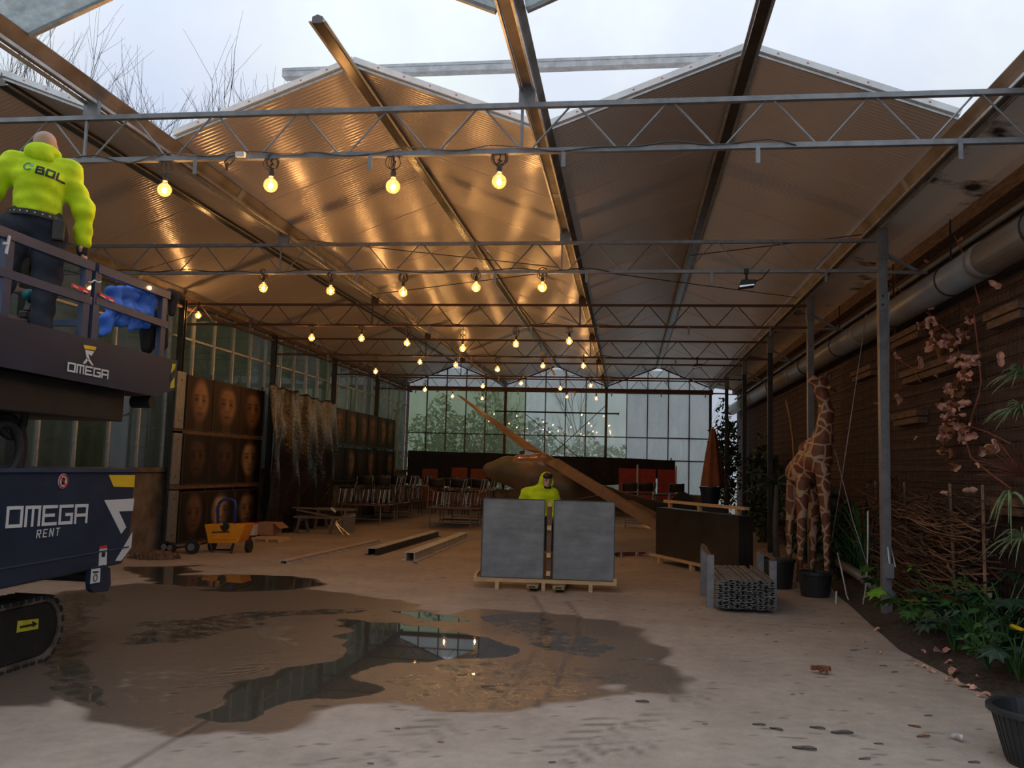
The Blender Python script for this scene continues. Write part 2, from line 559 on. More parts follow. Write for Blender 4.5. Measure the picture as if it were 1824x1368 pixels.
# tyre marks: chevrons pressed along wheel tracks, and drag lines of the pallet truck
mark = np.zeros(GXX.shape)
def track(a, b, w, pitch, amp):
    global mark
    A, B = at(*a, Z=0), at(*b, Z=0)
    d = np.array((B.x-A.x, B.y-A.y))
    L = np.hypot(*d)
    d /= L
    u = (GXX-A.x)*d[0]+(GYY-A.y)*d[1]
    v = -(GXX-A.x)*d[1]+(GYY-A.y)*d[0]
    m = np.clip((w/2-np.abs(v))/0.03, 0, 1)*np.clip(u/0.2, 0, 1)*np.clip((L-u)/0.2, 0, 1)
    ph = np.mod(u+np.abs(v)*0.8+np.where(v > 0, pitch/2, 0), pitch)/pitch
    mark = np.maximum(mark, amp*m*np.clip(1.3-np.abs(ph-0.5)*4.6, 0, 1))
track((630, 1368), (830, 1270), 0.40, 0.19, 1.0)
track((960, 1375), (1120, 1275), 0.42, 0.19, 1.0)
track((1090, 1350), (1250, 1230), 0.36, 0.19, 0.9)
track((330, 1230), (480, 1180), 0.3, 0.17, 0.9)
track((1080, 1120), (1120, 1080), 0.3, 0.12, 0.5)
track((660, 1330), (560, 1368), 0.3, 0.16, 0.6)
brk = sum(np.sin(f_*(X0_*cos(a_)+Y0_*sin(a_))+p_) for f_, a_, p_ in ((5.1, .3, 1), (7.7, 1.4, 2), (9.3, 2.3, .5), (4.2, 2.9, 4)))
mark *= np.clip(.55+.3*brk, 0, 1)
def line(pts, w, amp):
    global mark
    W = [at(x, y, Z=0) for x, y in pts]
    for a, b in zip(W, W[1:]):
        ab = np.array((b.x-a.x, b.y-a.y))
        t = np.clip(((GXX-a.x)*ab[0]+(GYY-a.y)*ab[1])/(ab@ab), 0, 1)
        dd = np.hypot(GXX-a.x-t*ab[0], GYY-a.y-t*ab[1])
        mark = np.maximum(mark, amp*np.clip(1.2-dd/w, 0, 1))
line([(220, 1368), (280, 1335), (420, 1245), (470, 1215)], 0.022, 0.9)
line([(950, 1060), (970, 1090), (965, 1150), (930, 1215), (880, 1262)], 0.03, 0.8)
line([(1010, 1070), (1035, 1100), (1030, 1140), (1000, 1210), (960, 1260)], 0.03, 0.8)
line([(905, 1130), (860, 1190), (835, 1240)], 0.025, 0.6)
line([(1160, 1106), (1300, 1106), (1480, 1120)], 0.03, 0.5)
line([(560, 1010), (680, 1000), (740, 1006)], 0.02, 0.4)
# small dirt specks
for _ in range(420):
    px, py = rnd.uniform(300, 1780), 1005+360*rnd.random()**1.6
    p = at(px, py, Z=0)
    i, j = int((p.x-xs[0])/0.045), int(np.searchsorted(ys, p.y))
    if 1 < i < len(xs)-2 and 1 < j < len(ys)-2:
        mark[i:i+rnd.choice((1, 1, 2)), j] = rnd.uniform(0.5, 1)
nx, ny = len(xs), len(ys)
fv = np.stack([GXX.ravel(), GYY.ravel(), np.zeros(nx*ny)], 1)
I = np.arange(nx*ny).reshape(nx, ny)
ff = np.stack([I[:-1, :-1].ravel(), I[1:, :-1].ravel(), I[1:, 1:].ravel(), I[:-1, 1:].ravel()], 1)
me = bpy.data.meshes.new('floor')
me.from_pydata(fv.tolist(), [], ff.tolist())
for nm, arr in (('wet', wet), ('mark', mark)):
    at_ = me.attributes.new(nm, 'FLOAT', 'POINT')
    at_.data.foreach_set('value', arr.ravel().astype(np.float32))
m, nt, p = newmat('wet_concrete')
L = nt.links.new
aw = node(nt, 'ShaderNodeAttribute', attribute_name='wet')
am = node(nt, 'ShaderNodeAttribute', attribute_name='mark')
tc = node(nt, 'ShaderNodeTexCoord')
n1 = node(nt, 'ShaderNodeTexNoise', Scale=0.9, Detail=8, Roughness=0.62)
n2 = node(nt, 'ShaderNodeTexNoise', Scale=7.0, Detail=6, Roughness=0.65)
n3 = node(nt, 'ShaderNodeTexNoise', Scale=45.0, Detail=4, Roughness=0.6)
for n_ in (n1, n2, n3):
    L(tc.outputs['Object'], n_.inputs['Vector'])
def math_(op, a, b):
    q = node(nt, 'ShaderNodeMath', operation=op)
    for i, x in enumerate((a, b)):
        if hasattr(x, 'is_linked'):
            L(x, q.inputs[i])
        else:
            q.inputs[i].default_value = x
    return q.outputs[0]
nsum = math_('ADD', math_('MULTIPLY', math_('SUBTRACT', n2.outputs['Fac'], 0.5), 0.85), math_('MULTIPLY', math_('SUBTRACT', n1.outputs['Fac'], 0.5), 0.35))
wj = math_('ADD', aw.outputs['Fac'], math_('MULTIPLY', nsum, math_('ADD', math_('MULTIPLY', aw.outputs['Fac'], 0.9), 0.1)))
damp = node(nt, 'ShaderNodeMapRange', interpolation_type='SMOOTHSTEP')
damp.inputs['From Min'].default_value, damp.inputs['From Max'].default_value = 0.22, 0.48
L(wj, damp.inputs['Value'])
water = node(nt, 'ShaderNodeMapRange', interpolation_type='SMOOTHSTEP')
water.inputs['From Min'].default_value, water.inputs['From Max'].default_value = 0.64, 0.80
L(wj, water.inputs['Value'])
dryc = node(nt, 'ShaderNodeValToRGB')
dryc.color_ramp.elements[0].position, dryc.color_ramp.elements[1].position = 0.32, 0.68
dryc.color_ramp.elements[0].color = (0.275, 0.225, 0.190, 1)
dryc.color_ramp.elements[1].color = (0.48, 0.405, 0.345, 1)
L(math_('ADD', math_('MULTIPLY', n1.outputs['Fac'], 0.6), math_('MULTIPLY', n2.outputs['Fac'], 0.4)), dryc.inputs['Fac'])
def mixc(f, a, b):
    q = node(nt, 'ShaderNodeMix', data_type='RGBA')
    L(f, q.inputs[0])
    for i, x in ((6, a), (7, b)):
        if hasattr(x, 'is_linked'):
            L(x, q.inputs[i])
        else:
            q.inputs[i].default_value = (*x, 1)
    return q.outputs[2]
c = mixc(damp.outputs[0], dryc.outputs['Color'], (0.125, 0.100, 0.082))
c = mixc(water.outputs[0], c, (0.060, 0.055, 0.044))
c = mixc(math_('MULTIPLY', am.outputs['Fac'], 0.62), c, (0.075, 0.06, 0.05))
L(c, p.inputs['Base Color'])
r = math_('SUBTRACT', 0.80, math_('ADD', math_('MULTIPLY', damp.outputs[0], 0.50), math_('MULTIPLY', water.outputs[0], 0.28)))
L(r, p.inputs['Roughness'])
h = math_('SUBTRACT', math_('ADD', math_('MULTIPLY', n3.outputs['Fac'], 0.35), math_('MULTIPLY', n2.outputs['Fac'], 0.9)), math_('MULTIPLY', am.outputs['Fac'], 1.5))
bp = node(nt, 'ShaderNodeBump', Distance=0.014)
L(h, bp.inputs['Height'])
L(math_('MULTIPLY', math_('SUBTRACT', 1.0, water.outputs[0]), 0.75), bp.inputs['Strength'])
L(bp.outputs['Normal'], p.inputs['Normal'])
me.materials.append(m)
floor = bpy.data.objects.new('floor', me)
col.objects.link(floor)
struct(floor, 'wet brown concrete floor with puddles and tyre marks', 'floor')

# ---- ground outside
g = MB().add([(-90, -60, -0.06), (90, -60, -0.06), (90, 120, -0.06), (-90, 120, -0.06)], [(0, 1, 2, 3)]).build('ground', M('outdoor_ground', (0.17, 0.16, 0.13), 0.95, var=0.3, scale=0.6), local=True)
struct(g, 'damp earth ground outside the glasshouse', 'ground')

# ---- ceiling: ribbed roof panels, each a piece
m, nt, p = newmat('ribbed_roof_sheet')
L = nt.links.new
tc = node(nt, 'ShaderNodeTexCoord')
wv = node(nt, 'ShaderNodeTexWave', Scale=4.6, bands_direction='Y')
nz = node(nt, 'ShaderNodeTexNoise', Scale=1.1, Detail=4)
cr = node(nt, 'ShaderNodeValToRGB')
cr.color_ramp.elements[0].color = (0.54, 0.48, 0.455, 1)
cr.color_ramp.elements[1].color = (0.63, 0.565, 0.535, 1)
bp = node(nt, 'ShaderNodeBump', Strength=0.6, Distance=0.006)
L(tc.outputs['Object'], wv.inputs['Vector'])
L(tc.outputs['Object'], nz.inputs['Vector'])
L(nz.outputs['Fac'], cr.inputs['Fac'])
L(cr.outputs['Color'], p.inputs['Base Color'])
L(wv.outputs['Fac'], bp.inputs['Height'])
L(bp.outputs['Normal'], p.inputs['Normal'])
p.inputs['Roughness'].default_value = 0.21
p.inputs['Metallic'].default_value = 0.22
MAT['roofsheet'] = m
ceil_ = bpy.data.objects.new('ceiling', None)
col.objects.link(ceil_)
struct(ceil_, 'three pitched roof bays of brownish ribbed panels', 'roof')
NP = 23
PW = (YB-YF)/NP
ZE, ZR = 5.11, 5.85
for bx0 in GX[:3]:
    for side in (0, 1):
        xa = bx0+0.06 if side == 0 else bx0+3.94
        xb = bx0+2.0
        mb = MB()
        y0, y1 = 0.0, PW-0.005
        t = 0.045
        mb.add([(xa, y0, ZE), (xb, y0, ZR), (xb, y1, ZR), (xa, y1, ZE), (xa, y0, ZE+t), (xb, y0, ZR+t), (xb, y1, ZR+t), (xa, y1, ZE+t)],
               [(0, 3, 2, 1), (4, 5, 6, 7), (0, 1, 5, 4), (1, 2, 6, 5), (2, 3, 7, 6), (3, 0, 4, 7)])
        first = mb.build('roof_panel', 'roofsheet', ceil_, local=True)
        first.location = (0, YF, 0)
        for k in range(1, NP):
            link_copy(first, ceil_, loc=(0, YF+k*PW, (k % 2)*0.004))
        # white film and end profile along the cut front edge
        fm = MB()
        fm.bar((xa, YF-0.03, ZE+t+0.02), (xb, YF-0.03, ZR+t+0.02), 0.05, 0.06)
        fo = fm.build('edge_strip', 'film', ceil_)
        em = MB()
        em.bar((xa, YF-0.012, ZE+0.005), (xb, YF-0.012, ZR+0.005), 0.03, 0.02)
        em.build('edge_profile', 'alu', ceil_)
        for k in range(1, 7):
            u = k/7
            q = Vector((xa+(xb-xa)*u, YF-0.056, ZE+(ZR-ZE)*u+t+0.02))
            d = Vector((xb-xa, 0, ZR-ZE)).normalized()*0.010
            MB().bar(q-d, q+d, 0.006, 0.009).build('print_mark', 'red', fo)
# the corners of old roof glass that are still in place near the camera
for gx, sd, y in ((-4.0, 1, 6.02), (0.0, -1, 5.97), (0.0, 1, 5.97)):
    a = Vector((gx+sd*0.11, y, 5.07))
    b = Vector((gx+sd*1.98, y, 5.86))
    MB().bar(a, b, 0.04, 0.05).build('glazing_bar', 'alu', ceil_)
    d = Vector((0, -0.72, 0))
    for k in range(3):
        o = Vector((0, -0.73*k-0.02, 0.0))
        MB().prism([a+o, b+o, b+d+o, a+d+o], (0, 0, 0.005)).build('roof_pane', 'glass_roof', ceil_)
        if k:
            MB().bar(a+o+Vector((0, .01, 0)), b+o+Vector((0, .01, 0)), 0.04, 0.05).build('glazing_bar', 'alu', ceil_)

# ---- gutters
gl = ['steel gutter along the top of the left glass wall', 'stained steel gutter between the left and middle roof bays',
      'steel gutter over the centre, between middle and right roof bays', 'rusty steel gutter along the right side above the pipe']
for gx, lab in zip(GX, gl):
    t = thing('gutter', lab, 'gutter', (gx, 0, ZG))
    prof = [(0.74*a_, b_) for a_, b_ in [(-0.055, 0), (0.055, 0), (0.085, 0.055), (0.135, 0.12), (0.135, 0.13), (0.128, 0.13), (0.078, 0.06), (0.05, 0.008), (-0.05, 0.008), (-0.078, 0.06), (-0.128, 0.13), (-0.135, 0.13), (-0.135, 0.12), (-0.085, 0.055)]]
    y0 = 1.0
    k = 0
    while y0 < YB:
        y1 = min(y0+4.474, YB)
        MB().prism([(gx+x, y0, ZG+z) for x, z in prof], (0, y1-y0, 0)).build('trough', 'gutter', t)
        if y1 < YB:
            MB().prism([(gx+x*1.05, y1-0.06, ZG-0.004+z*1.02) for x, z in prof[:5]+prof[-3:]], (0, 0.12, 0)).build('joint_strap', 'galv', t)
        y0 = y1
    for s in (-1, 1):
        MB().bar((gx+s*0.055, 1.0, ZG-0.02), (gx+s*0.055, YB, ZG-0.02), 0.018, 0.03).build('condensation_channel', 'alu', t)

# ---- ridge beams
for rx, y0, lab in ((-6.0, YF-0.05, 'ridge beam under the left roof bay'), (-2.0, 7.28, 'ridge beam jutting out past the middle roof bay'), (2.0, 5.0, 'ridge beam of the right roof bay running on overhead')):
    t = thing('ridge_beam', lab, 'beam', (rx, y0, ZR-0.12))
    MB().prism([(rx-0.05, y0, ZR-0.09), (rx+0.05, y0, ZR-0.09), (rx+0.05, y0, ZR-0.03), (rx, y0, ZR-0.008), (rx-0.05, y0, ZR-0.03)], (0, YB-y0, 0)).build('web', M('ridge_metal', (0.13, 0.12, 0.115), 0.22, 0.8, var=0.25, scale=3), t)
    for s in (-1, 1):
        MB().bar((rx+s*0.068, y0, ZR-0.075), (rx+s*0.068, YB, ZR-0.075), 0.03, 0.012).build('flange', 'alu', t)
tag(MB().bar((-3.02, 8.95, 6.085), (1.98, 8.95, 6.085), 0.12, 0.10).build('aluminium_profile', 'alu'), 'long aluminium profile laid across the roof ridges against the sky', 'profile')
MB().bar((-3.02, 8.89, 6.11), (1.98, 8.89, 6.11), 0.01, 0.02).build('lip', 'alu', bpy.data.objects['aluminium_profile'])
for q in (-2.0, 1.95):
    MB().box((q-0.04, 8.9, 5.90), (q+0.04, 9.0, 6.036)).build('packer', 'timber', bpy.data.objects['aluminium_profile'])

# ---- lattice trusses
tl = ['nearest lattice roof truss, against open sky with four bulbs'] + ['%s lattice roof truss counted from the front' % ORD[i] for i in range(1, 6)]
ZT, ZBm = 4.80, 4.40
for i, y in enumerate(TY):
    x1 = 4.95 if i == 0 else 4.06
    t = thing('roof_truss', tl[i], 'truss', (-8, y, ZBm))
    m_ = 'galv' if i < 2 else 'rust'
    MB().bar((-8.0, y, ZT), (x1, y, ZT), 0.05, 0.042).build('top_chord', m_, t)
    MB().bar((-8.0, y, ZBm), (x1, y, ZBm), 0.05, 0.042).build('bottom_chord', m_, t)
    x = -8.0
    while x < x1-0.3:
        if x > -7.9:
            MB().tube([(x-0.03, y, ZBm), (x-0.38, y, ZT)], 0.009, 6).build('brace', m_, t)
        MB().tube([(x+0.03, y, ZBm), (x+0.38, y, ZT)], 0.009, 6).build('brace', m_, t)
        x += 0.8
    for gx in GX[1:3]:
        MB().bar((gx-0.04, y, ZBm), (gx-0.04, y, ZT), 0.022, 0.022).build('strut', m_, t)
        MB().box((gx-0.07, y-0.025, ZT+0.02), (gx+0.07, y+0.025, ZG+0.0)).build('gutter_bracket', m_, t)
    for hx in ((-2.95, -1.35, 0.32, 1.9, 3.45, 4.3) if i == 0 else (-6.5, -2.9, -0.95, 0.3, 1.95, 3.4)):
        if hx < x1:
            MB().bar((hx, y-0.03, ZBm+0.0), (hx, y-0.03, ZBm-0.15), 0.035, 0.006, up=(0, 1, 0)).build('hanger', 'galv', t)

# ---- posts along the right side
pl = ['steel post just outside the right edge of the view', 'tall grey steel post beside the woven willow screen', 'steel post behind the giraffe', 'steel post by the right wall, third from the front', 'dark steel post by the right wall, fourth from the front', 'farthest steel post along the right wall']
for i, y in enumerate(TY):
    X = 4.1
    t = thing('steel_post', pl[i], 'post', (X, y, 0))
    w = 0.055
    prof = [(-w, -w), (w, -w), (w, -w+0.012), (-w+0.012, -w+0.012), (-w+0.012, w-0.012), (w, w-0.012), (w, w), (-w, w)]
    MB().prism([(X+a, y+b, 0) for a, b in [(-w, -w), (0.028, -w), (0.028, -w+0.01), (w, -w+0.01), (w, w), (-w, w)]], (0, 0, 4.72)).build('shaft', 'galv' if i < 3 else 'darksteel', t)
    MB().box((X-0.1, y-0.1, 0.0), (X+0.1, y+0.1, 0.012)).build('base_plate', 'galv', t)
    MB().box((X-0.065, y-0.07, 4.55), (X+0.065, y+0.07, ZG)).build('head_plate', 'galv', t)
    MB().bar((X+0.05, y, 4.62), (X+0.42, y, 4.40), 0.05, 0.04).build('bracket_arm', 'galv', t)
    MB().bar((X+0.05, y, 4.38), (X+0.55, y, 4.38), 0.05, 0.04).build('bracket_arm', 'galv', t)
    for z in (3.95, 4.06):
        MB().tube([(X-0.01, y-w-0.014, z), (X-0.01, y-w+0.005, z)], 0.014, 6).build('bolt', 'darksteel', t)

# ---- left glass wall
wl = bpy.data.objects.new('wall_left', None)
wl.location = (-8, 0, 0)
col.objects.link(wl)
struct(wl, 'tall glazed left wall with slim glazing bars', 'wall')
bars = [11.15+0.9*k for k in range(-10, 26)]
bars = [b for b in bars if b < YB-0.1]
barA = MB().box((-0.03, -0.02, 1.5), (0.045, 0.02, 4.92)).build('glazing_bar', 'alu', wl, local=True)
barA.location = (0, bars[0], 0)
for b in bars[1:]:
    link_copy(barA, wl, loc=(0, b, 0))
pn = {}
for k in range(len(bars)-1):
    w = 0.86
    key = 'glass_green' if bars[k] > 15.2 and bars[k] < 19 else ('glass_clear' if k % 3 else 'glass_green')
    for z0, z1 in ((1.56, 4.16), (4.17, 4.86)):
        kk = (key, z0)
        if kk not in pn:
            pn[kk] = MB().box((-0.004, 0, z0), (0.004, w, z1)).build('pane', key, wl, local=True)
            pn[kk].location = (0, bars[k]+0.02, 0)
        else:
            link_copy(pn[kk], wl, loc=(0, bars[k]+0.02, 0))
MB().box((-8.05, 2.1, 4.86), (-7.93, YB, 4.95)).build('eave_beam', 'rust', wl)
MB().box((-8.1, 2.1, 4.95), (-8.03, YB, 5.2)).build('fascia', 'rust', wl)
MB().box((-8.02, 2.1, 4.14), (-7.985, YB, 4.18)).build('transom', 'alu', wl)
MB().box((-8.08, 2.1, 1.48), (-7.90, YB, 1.56)).build('sill', 'concrete', wl)
MB().box((-8.06, 2.1, 0), (-7.96, YB, 1.48)).build('base_panel', 'concrete', wl)
MB().tube([(-7.86, 12.6, 4.72), (-7.86, YB, 4.72)], 0.04, 10).build('heating_pipe', 'rust', wl)
ll = ['steel column in the left glass wall, behind the lift', 'steel column in the left glass wall, beside the lift platform', 'grey steel column left of the front portraits'] + ['%s steel column along the left glass wall' % w for w in ('third', 'fourth', 'fifth')]
for i, y in enumerate(TY):
    if i == 0:
        continue
    y = y-0.15
    t = thing('steel_column', ll[i], 'column', (-7.85, y, 0))
    MB().box((-7.91, y-0.05, 0), (-7.79, y-0.04, 4.86)).build('flange', 'darksteel', t)
    MB().box((-7.91, y+0.04, 0), (-7.79, y+0.05, 4.86)).build('flange', 'darksteel', t)
    MB().box((-7.855, y-0.04, 0), (-7.845, y+0.04, 4.86)).build('web', 'galv', t)
    MB().box((-7.95, y-0.1, 0), (-7.75, y+0.1, 0.015)).build('base_plate', 'darksteel', t)

# ---- back glazed gable
wbk = bpy.data.objects.new('wall_back', None)
wbk.location = (-2, YB, 0)
col.objects.link(wbk)
struct(wbk, 'glazed back gable with three peaks', 'wall')
def roofz(x):
    u = ((x+8.0) % 4.0)
    u = min(u, 4-u)
    return ZE+(ZR-ZE)*min(1, max(0, (u-0.1)/1.9))
xsb = [-8+0.8*k for k in range(16)]
for k, x in enumerate(xsb):
    w = 0.05 if k % 5 == 0 else 0.018
    MB().box((x-w, YB-0.04, 0), (x+w, YB+0.03, roofz(x)-0.01)).build('column' if k % 5 == 0 else 'mullion', 'rust' if k < 10 else 'darksteel', wbk)
zs = [0.9, 2.19, 3.06, 4.86]
for a, b in zip(zs, zs[1:]+[None]):
    for k in range(15):
        x0, x1 = xsb[k]+0.02, xsb[k+1]-0.02
        key = 'glass_fog' if k >= 11 else ('glass_clear' if (k >= 6 or a > 3.9) else 'glass_green')
        if b:
            poly = [(x0, YB, a+0.02), (x1, YB, a+0.02), (x1, YB, b-0.02), (x0, YB, b-0.02)]
        else:
            poly = [(x0, YB, a+0.1), (x1, YB, a+0.1), (x1, YB, roofz(x1)-0.02), (x0, YB, roofz(x0)-0.02)]
            if key == 'glass_clear':
                key = 'glass_fog'
        MB().prism(poly, (0, 0.006, 0)).build('pane', key, wbk)
for z in zs[1:3]:
    if z:
        MB().box((-8, YB-0.03, z-0.02), (4, YB+0.02, z+0.02)).build('rail', 'darksteel', wbk)
MB().tube([(-4.4, YB-0.08, 3.98), (0.46, YB-0.08, 3.97)], 0.03, 8).build('pipe_rail', 'darksteel', wbk)
MB().tube([(0.46, YB-0.08, 3.97), (0.5, YB-0.08, 3.96)], 0.055, 8).build('pipe_cap', 'darksteel', wbk)
MB().box((-8, YB-0.07, 4.77), (4.1, YB+0.02, 4.95)).build('gable_beam', 'rust', wbk)
MB().box((-8, YB-0.05, 0), (4, YB+0.05, 0.9)).build('base_panel', 'concrete', wbk)
for a, b in (((-3.2, 3.9), (-1.0, 2.2)), ((0.0, 4.3), (-2.2, 2.2)), ((-4.0, 3.3), (-2.0, 2.1))):
    MB().tube([(a[0], YB-0.1, a[1]), (b[0], YB-0.1, b[1])], 0.014, 6).build('tie_rod', 'darksteel', wbk)
for bx0 in GX[:3]:
    for s in (0, 1):
        xa = bx0+0.1 if s == 0 else bx0+3.9
        MB().bar((xa, YB-0.02, ZE-0.03), (bx0+2, YB-0.02, ZR-0.03), 0.06, 0.05).build('verge_bar', 'rust', wbk)

# ---- right wall: dark brown boards behind a wire trellis
wr_ = bpy.data.objects.new('wall_right', None)
wr_.location = (5, 0, 0)
col.objects.link(wr_)
struct(wr_, 'dark brown boarded wall along the right side', 'wall')
bw = 0.155
brdA = MB().box((0, 0, 0), (0.03, 1, bw-0.008)).build('board', M('dark_brown_board', (0.085, 0.053, 0.041), 0.85, var=0.45, scale=3, stretch=(6, 1, 6), bump=0.4), wr_, local=True)
secs = [(4.0, 7.4), (7.42, 11.4), (11.42, 15.9), (15.92, 22.0), (22.02, 28.0), (28.02, 34.1)]
firstb = True
for y0, y1 in secs:
    for k in range(33):
        o = brdA if firstb else link_copy(brdA, wr_)
        firstb = False
        o.location = (rnd.uniform(-0.004, 0.004), y0, k*bw)
        o.scale = (1, y1-y0, 1)
MB().box((5.03, 4.0, 0), (5.12, 34.1, 5.2)).build('backing', 'black', wr_)
mb = MB()
y = 5.6
while y < 17.5:
    mb.bar((4.975, y, 0.1), (4.975, y, 4.0), 0.006, 0.006, up=(0, 1, 0))
    y += 0.11
for k in range(36):
    mb.bar((4.968, 5.6, 0.1+0.11*k), (4.968, 17.5, 0.1+0.11*k), 0.006, 0.006)
wmesh = tag(mb.build('wire_trellis', 'rust'), 'square wire mesh trellis fixed over the brown right wall', 'trellis')
# soffit strip between the right gutter and the wall
so_ = MB().sheet(lambda u, v: (4.07+0.83*u, 3.5+30.6*v, 5.05-0.10*u+0.015*sin(9*v+4*u)), 4, 40, 0.012).build('trim_1', 'soffit')
struct(so_, 'rust stained grey sheet under the eave between gutter and right wall', 'sheet')
struct(MB().box((4.82, 3.5, 4.78), (4.99, YB, 5.05)).build('trim_2', 'oldwood'), 'brown timber beam along the top of the right wall', 'beam')
for z, x in ((4.62, 4.93), ):
    MB().tube([(x, 3.5, z), (x, YB, z)], 0.035, 10).build('thin_pipe', 'pvc')
    tag(bpy.data.objects['thin_pipe'], 'thin grey pipe above the large one on the right wall', 'pipe')
t = thing('drain_pipe', 'large grey plastic pipe running along the right wall', 'pipe', (4.73, 4, 4.1))
PZ, PX = 4.15, 4.73
for a, b in ((3.5, 9.9), (9.9, 15.0), (15.0, 21.0), (21.0, 27.5), (27.5, 33.5)):
    MB().tube([(PX, a, PZ), (PX, b, PZ)], 0.19, 24).build('pipe_length', 'pvc', t, smooth=True)
for b in (9.9, 15.0, 21.0, 27.5):
    MB().tube([(PX, b-0.09, PZ), (PX, b+0.09, PZ)], 0.2, 24).build('socket', 'pvc', t, smooth=True)
for b in (8.6, 10.9, 13.2, 16.5, 19.5, 24):
    MB().tube([(PX+0.197*cos(a), b, PZ+0.197*sin(a)) for a in np.linspace(0, 2*pi, 24, endpoint=False)], 0.012, 6, closed=True).build('clip', 'darksteel', t)
    MB().bar((PX, b, PZ+0.19), (PX, b, 4.9), 0.02, 0.004).build('strap', 'darksteel', t)
# ================================================================== lettering made of flat strokes
GLY = {'O': [[(0, 0), (1, 0), (1, 1), (0, 1), (0, 0)]], 'M': [[(0, 0), (0, 1), (1, 1), (1, 0)], [(.5, 1), (.5, 0)]],
       'E': [[(1, 1), (0, 1), (0, 0), (1, 0)], [(0, .5), (.8, .5)]], 'G': [[(1, 1), (0, 1), (0, 0), (1, 0), (1, .5), (.55, .5)]],
       'A': [[(0, 0), (0, 1), (1, 1), (1, 0)], [(0, .42), (1, .42)]], 'R': [[(0, 0), (0, 1), (1, 1), (1, .5), (0, .5)], [(.4, .5), (1, 0)]],
       'N': [[(0, 0), (0, 1), (1, 0), (1, 1)]], 'T': [[(0, 1), (1, 1)], [(.5, 1), (.5, 0)]],
       'B': [[(0, 0), (0, 1), (.85, 1), (.9, .5), (0, .5)], [(.9, .5), (1, .45), (1, 0), (0, 0)]], 'L': [[(0, 1), (0, 0), (1, 0)]]}
def lettering(text, o, du, dv, w, h, gap, sw, nrm, thick=0.003):
    """flat strokes of each letter: origin o, reading along du, up dv"""
    o, du, dv, nrm = Vector(o), Vector(du).normalized(), Vector(dv).normalized(), Vector(nrm)
    mb = MB()
    for i, ch in enumerate(text):
        for line_ in GLY[ch]:
            for (a, b), (c, d) in zip(line_, line_[1:]):
                p = o+du*(i*(w+gap)+a*w)+dv*b*h
                q = o+du*(i*(w+gap)+c*w)+dv*d*h
                e_ = (q-p).normalized()*sw/2
                mb.bar(p-e_, q+e_, sw, thick+.0004*(len(mb.f) % 7), up=nrm)
    return mb

# ================================================================== tracked scissor lift
lift = thing('scissor_lift', 'navy tracked scissor lift with raised railed platform at left edge', 'lift', (-4.4, 5.9, 0))
BX = -3.75
e0, e1 = at(242, 838, X=BX), at(232, 1003, X=BX)
yE, zT, zB, zF = e0.y, 1.625, 0.70, 0.80
# chassis
prof = [(3.2, zT), (yE, zT), (yE-0.02, 0.85), (yE-0.12, zB+0.05), (3.2, zB-0.03)]
ch = MB().prism([(BX, y, z) for y, z in prof], (-1.15, 0, 0)).build('chassis', 'navy', lift, bevel=0.02)
MB().bar((BX+0.006, 3.2, zT-0.012), (BX+0.006, yE, zT-0.012), 0.02, 0.03).build('top_lip', 'navyrail', ch)
MB().bar((BX+0.002, 3.2, 0.845), (BX+0.002, yE-0.04, 0.90), 0.012, 0.012).build('fold', 'navyrail', ch)
def on(pxs, mat, name, X=BX, parent=None, off=0.004):
    return MB().prism([at(x, y, X=X+off) for x, y in pxs], (-0.003, 0, 0)).build(name, mat, parent)
on([(194, 846), (241, 846), (239, 868), (203, 867)], 'yellow', 'logo_bar', parent=ch)
on([(186, 891), (239, 888), (237, 910), (212, 911), (225, 939), (216, 951)], 'white', 'logo_chevron', parent=ch)
on([(236, 948), (234, 975), (216, 999), (206, 999)], 'white', 'logo_leg', parent=ch)
a, b = at(12, 938, X=BX+0.006), at(155, 929, X=BX+0.006)
hgt = (at(80, 905, X=BX)-at(80, 934, X=BX)).length*1.05
lw = (b-a).length/5
lettering('OMEGA', a, b-a, (0, 0, 1), lw*0.78, hgt, lw*0.26, 0.026, (1, 0, 0)).build('lettering', 'white', ch)
a, b = at(65, 958, X=BX+0.006), at(106, 953, X=BX+0.006)
lettering('RENT', a, b-a, (0, 0.12, 1), (b-a).length/4*0.55, 0.058, (b-a).length/4*0.55, 0.008, (1, 0, 0)).build('lettering', 'white', ch)
# round warning sign and stickers
c = at(112, 857, X=BX+0.006)
MB().tube([c, c+Vector((0.003, 0, 0))], 0.062, 24).build('warning_sign', 'white', ch)
MB().tube([c+Vector((0.004, 0.052*cos(a), 0.052*sin(a))) for a in np.linspace(0, 2*pi, 24, endpoint=False)], 0.007, 6, closed=True).build('warning_ring', 'red', ch)
MB().box((c.x+0.003, c.y-0.02, c.z-0.03), (c.x+0.006, c.y+0.018, c.z+0.01)).build('hand_symbol', 'black', ch)
for k in range(4):
    MB().bar(c+Vector((0.005, -0.015+0.011*k, 0.008)), c+Vector((0.005, -0.02+0.012*k, 0.034-0.006*abs(k-1.5))), 0.007, 0.003, up=(1, 0, 0)).build('hand_symbol', 'black', ch)
MB().bar(c+Vector((0.006, -0.035, 0.035)), c+Vector((0.006, 0.035, -0.035)), 0.008, 0.002, up=(1, 0, 0)).build('warning_bar', 'red', ch)
on([(178, 973), (191, 971), (190, 1006), (176, 1008)], 'white', 'sticker', parent=ch)
on([(178, 973), (191, 971), (191, 976), (178, 978)], 'red', 'sticker_band', parent=ch, off=0.007)
on([(182, 984), (188, 983), (187, 992), (181, 992)], 'black', 'sticker_figure', parent=ch, off=0.007)
on([(163, 1014), (179, 1012), (178, 1037), (161, 1040)], 'white', 'sticker', parent=ch, off=0.02)
on([(166, 1018), (176, 1017), (175, 1020), (166, 1021)], 'black', 'sticker_symbol', parent=ch, off=0.023)
q = at(170, 1028, X=BX+0.024)
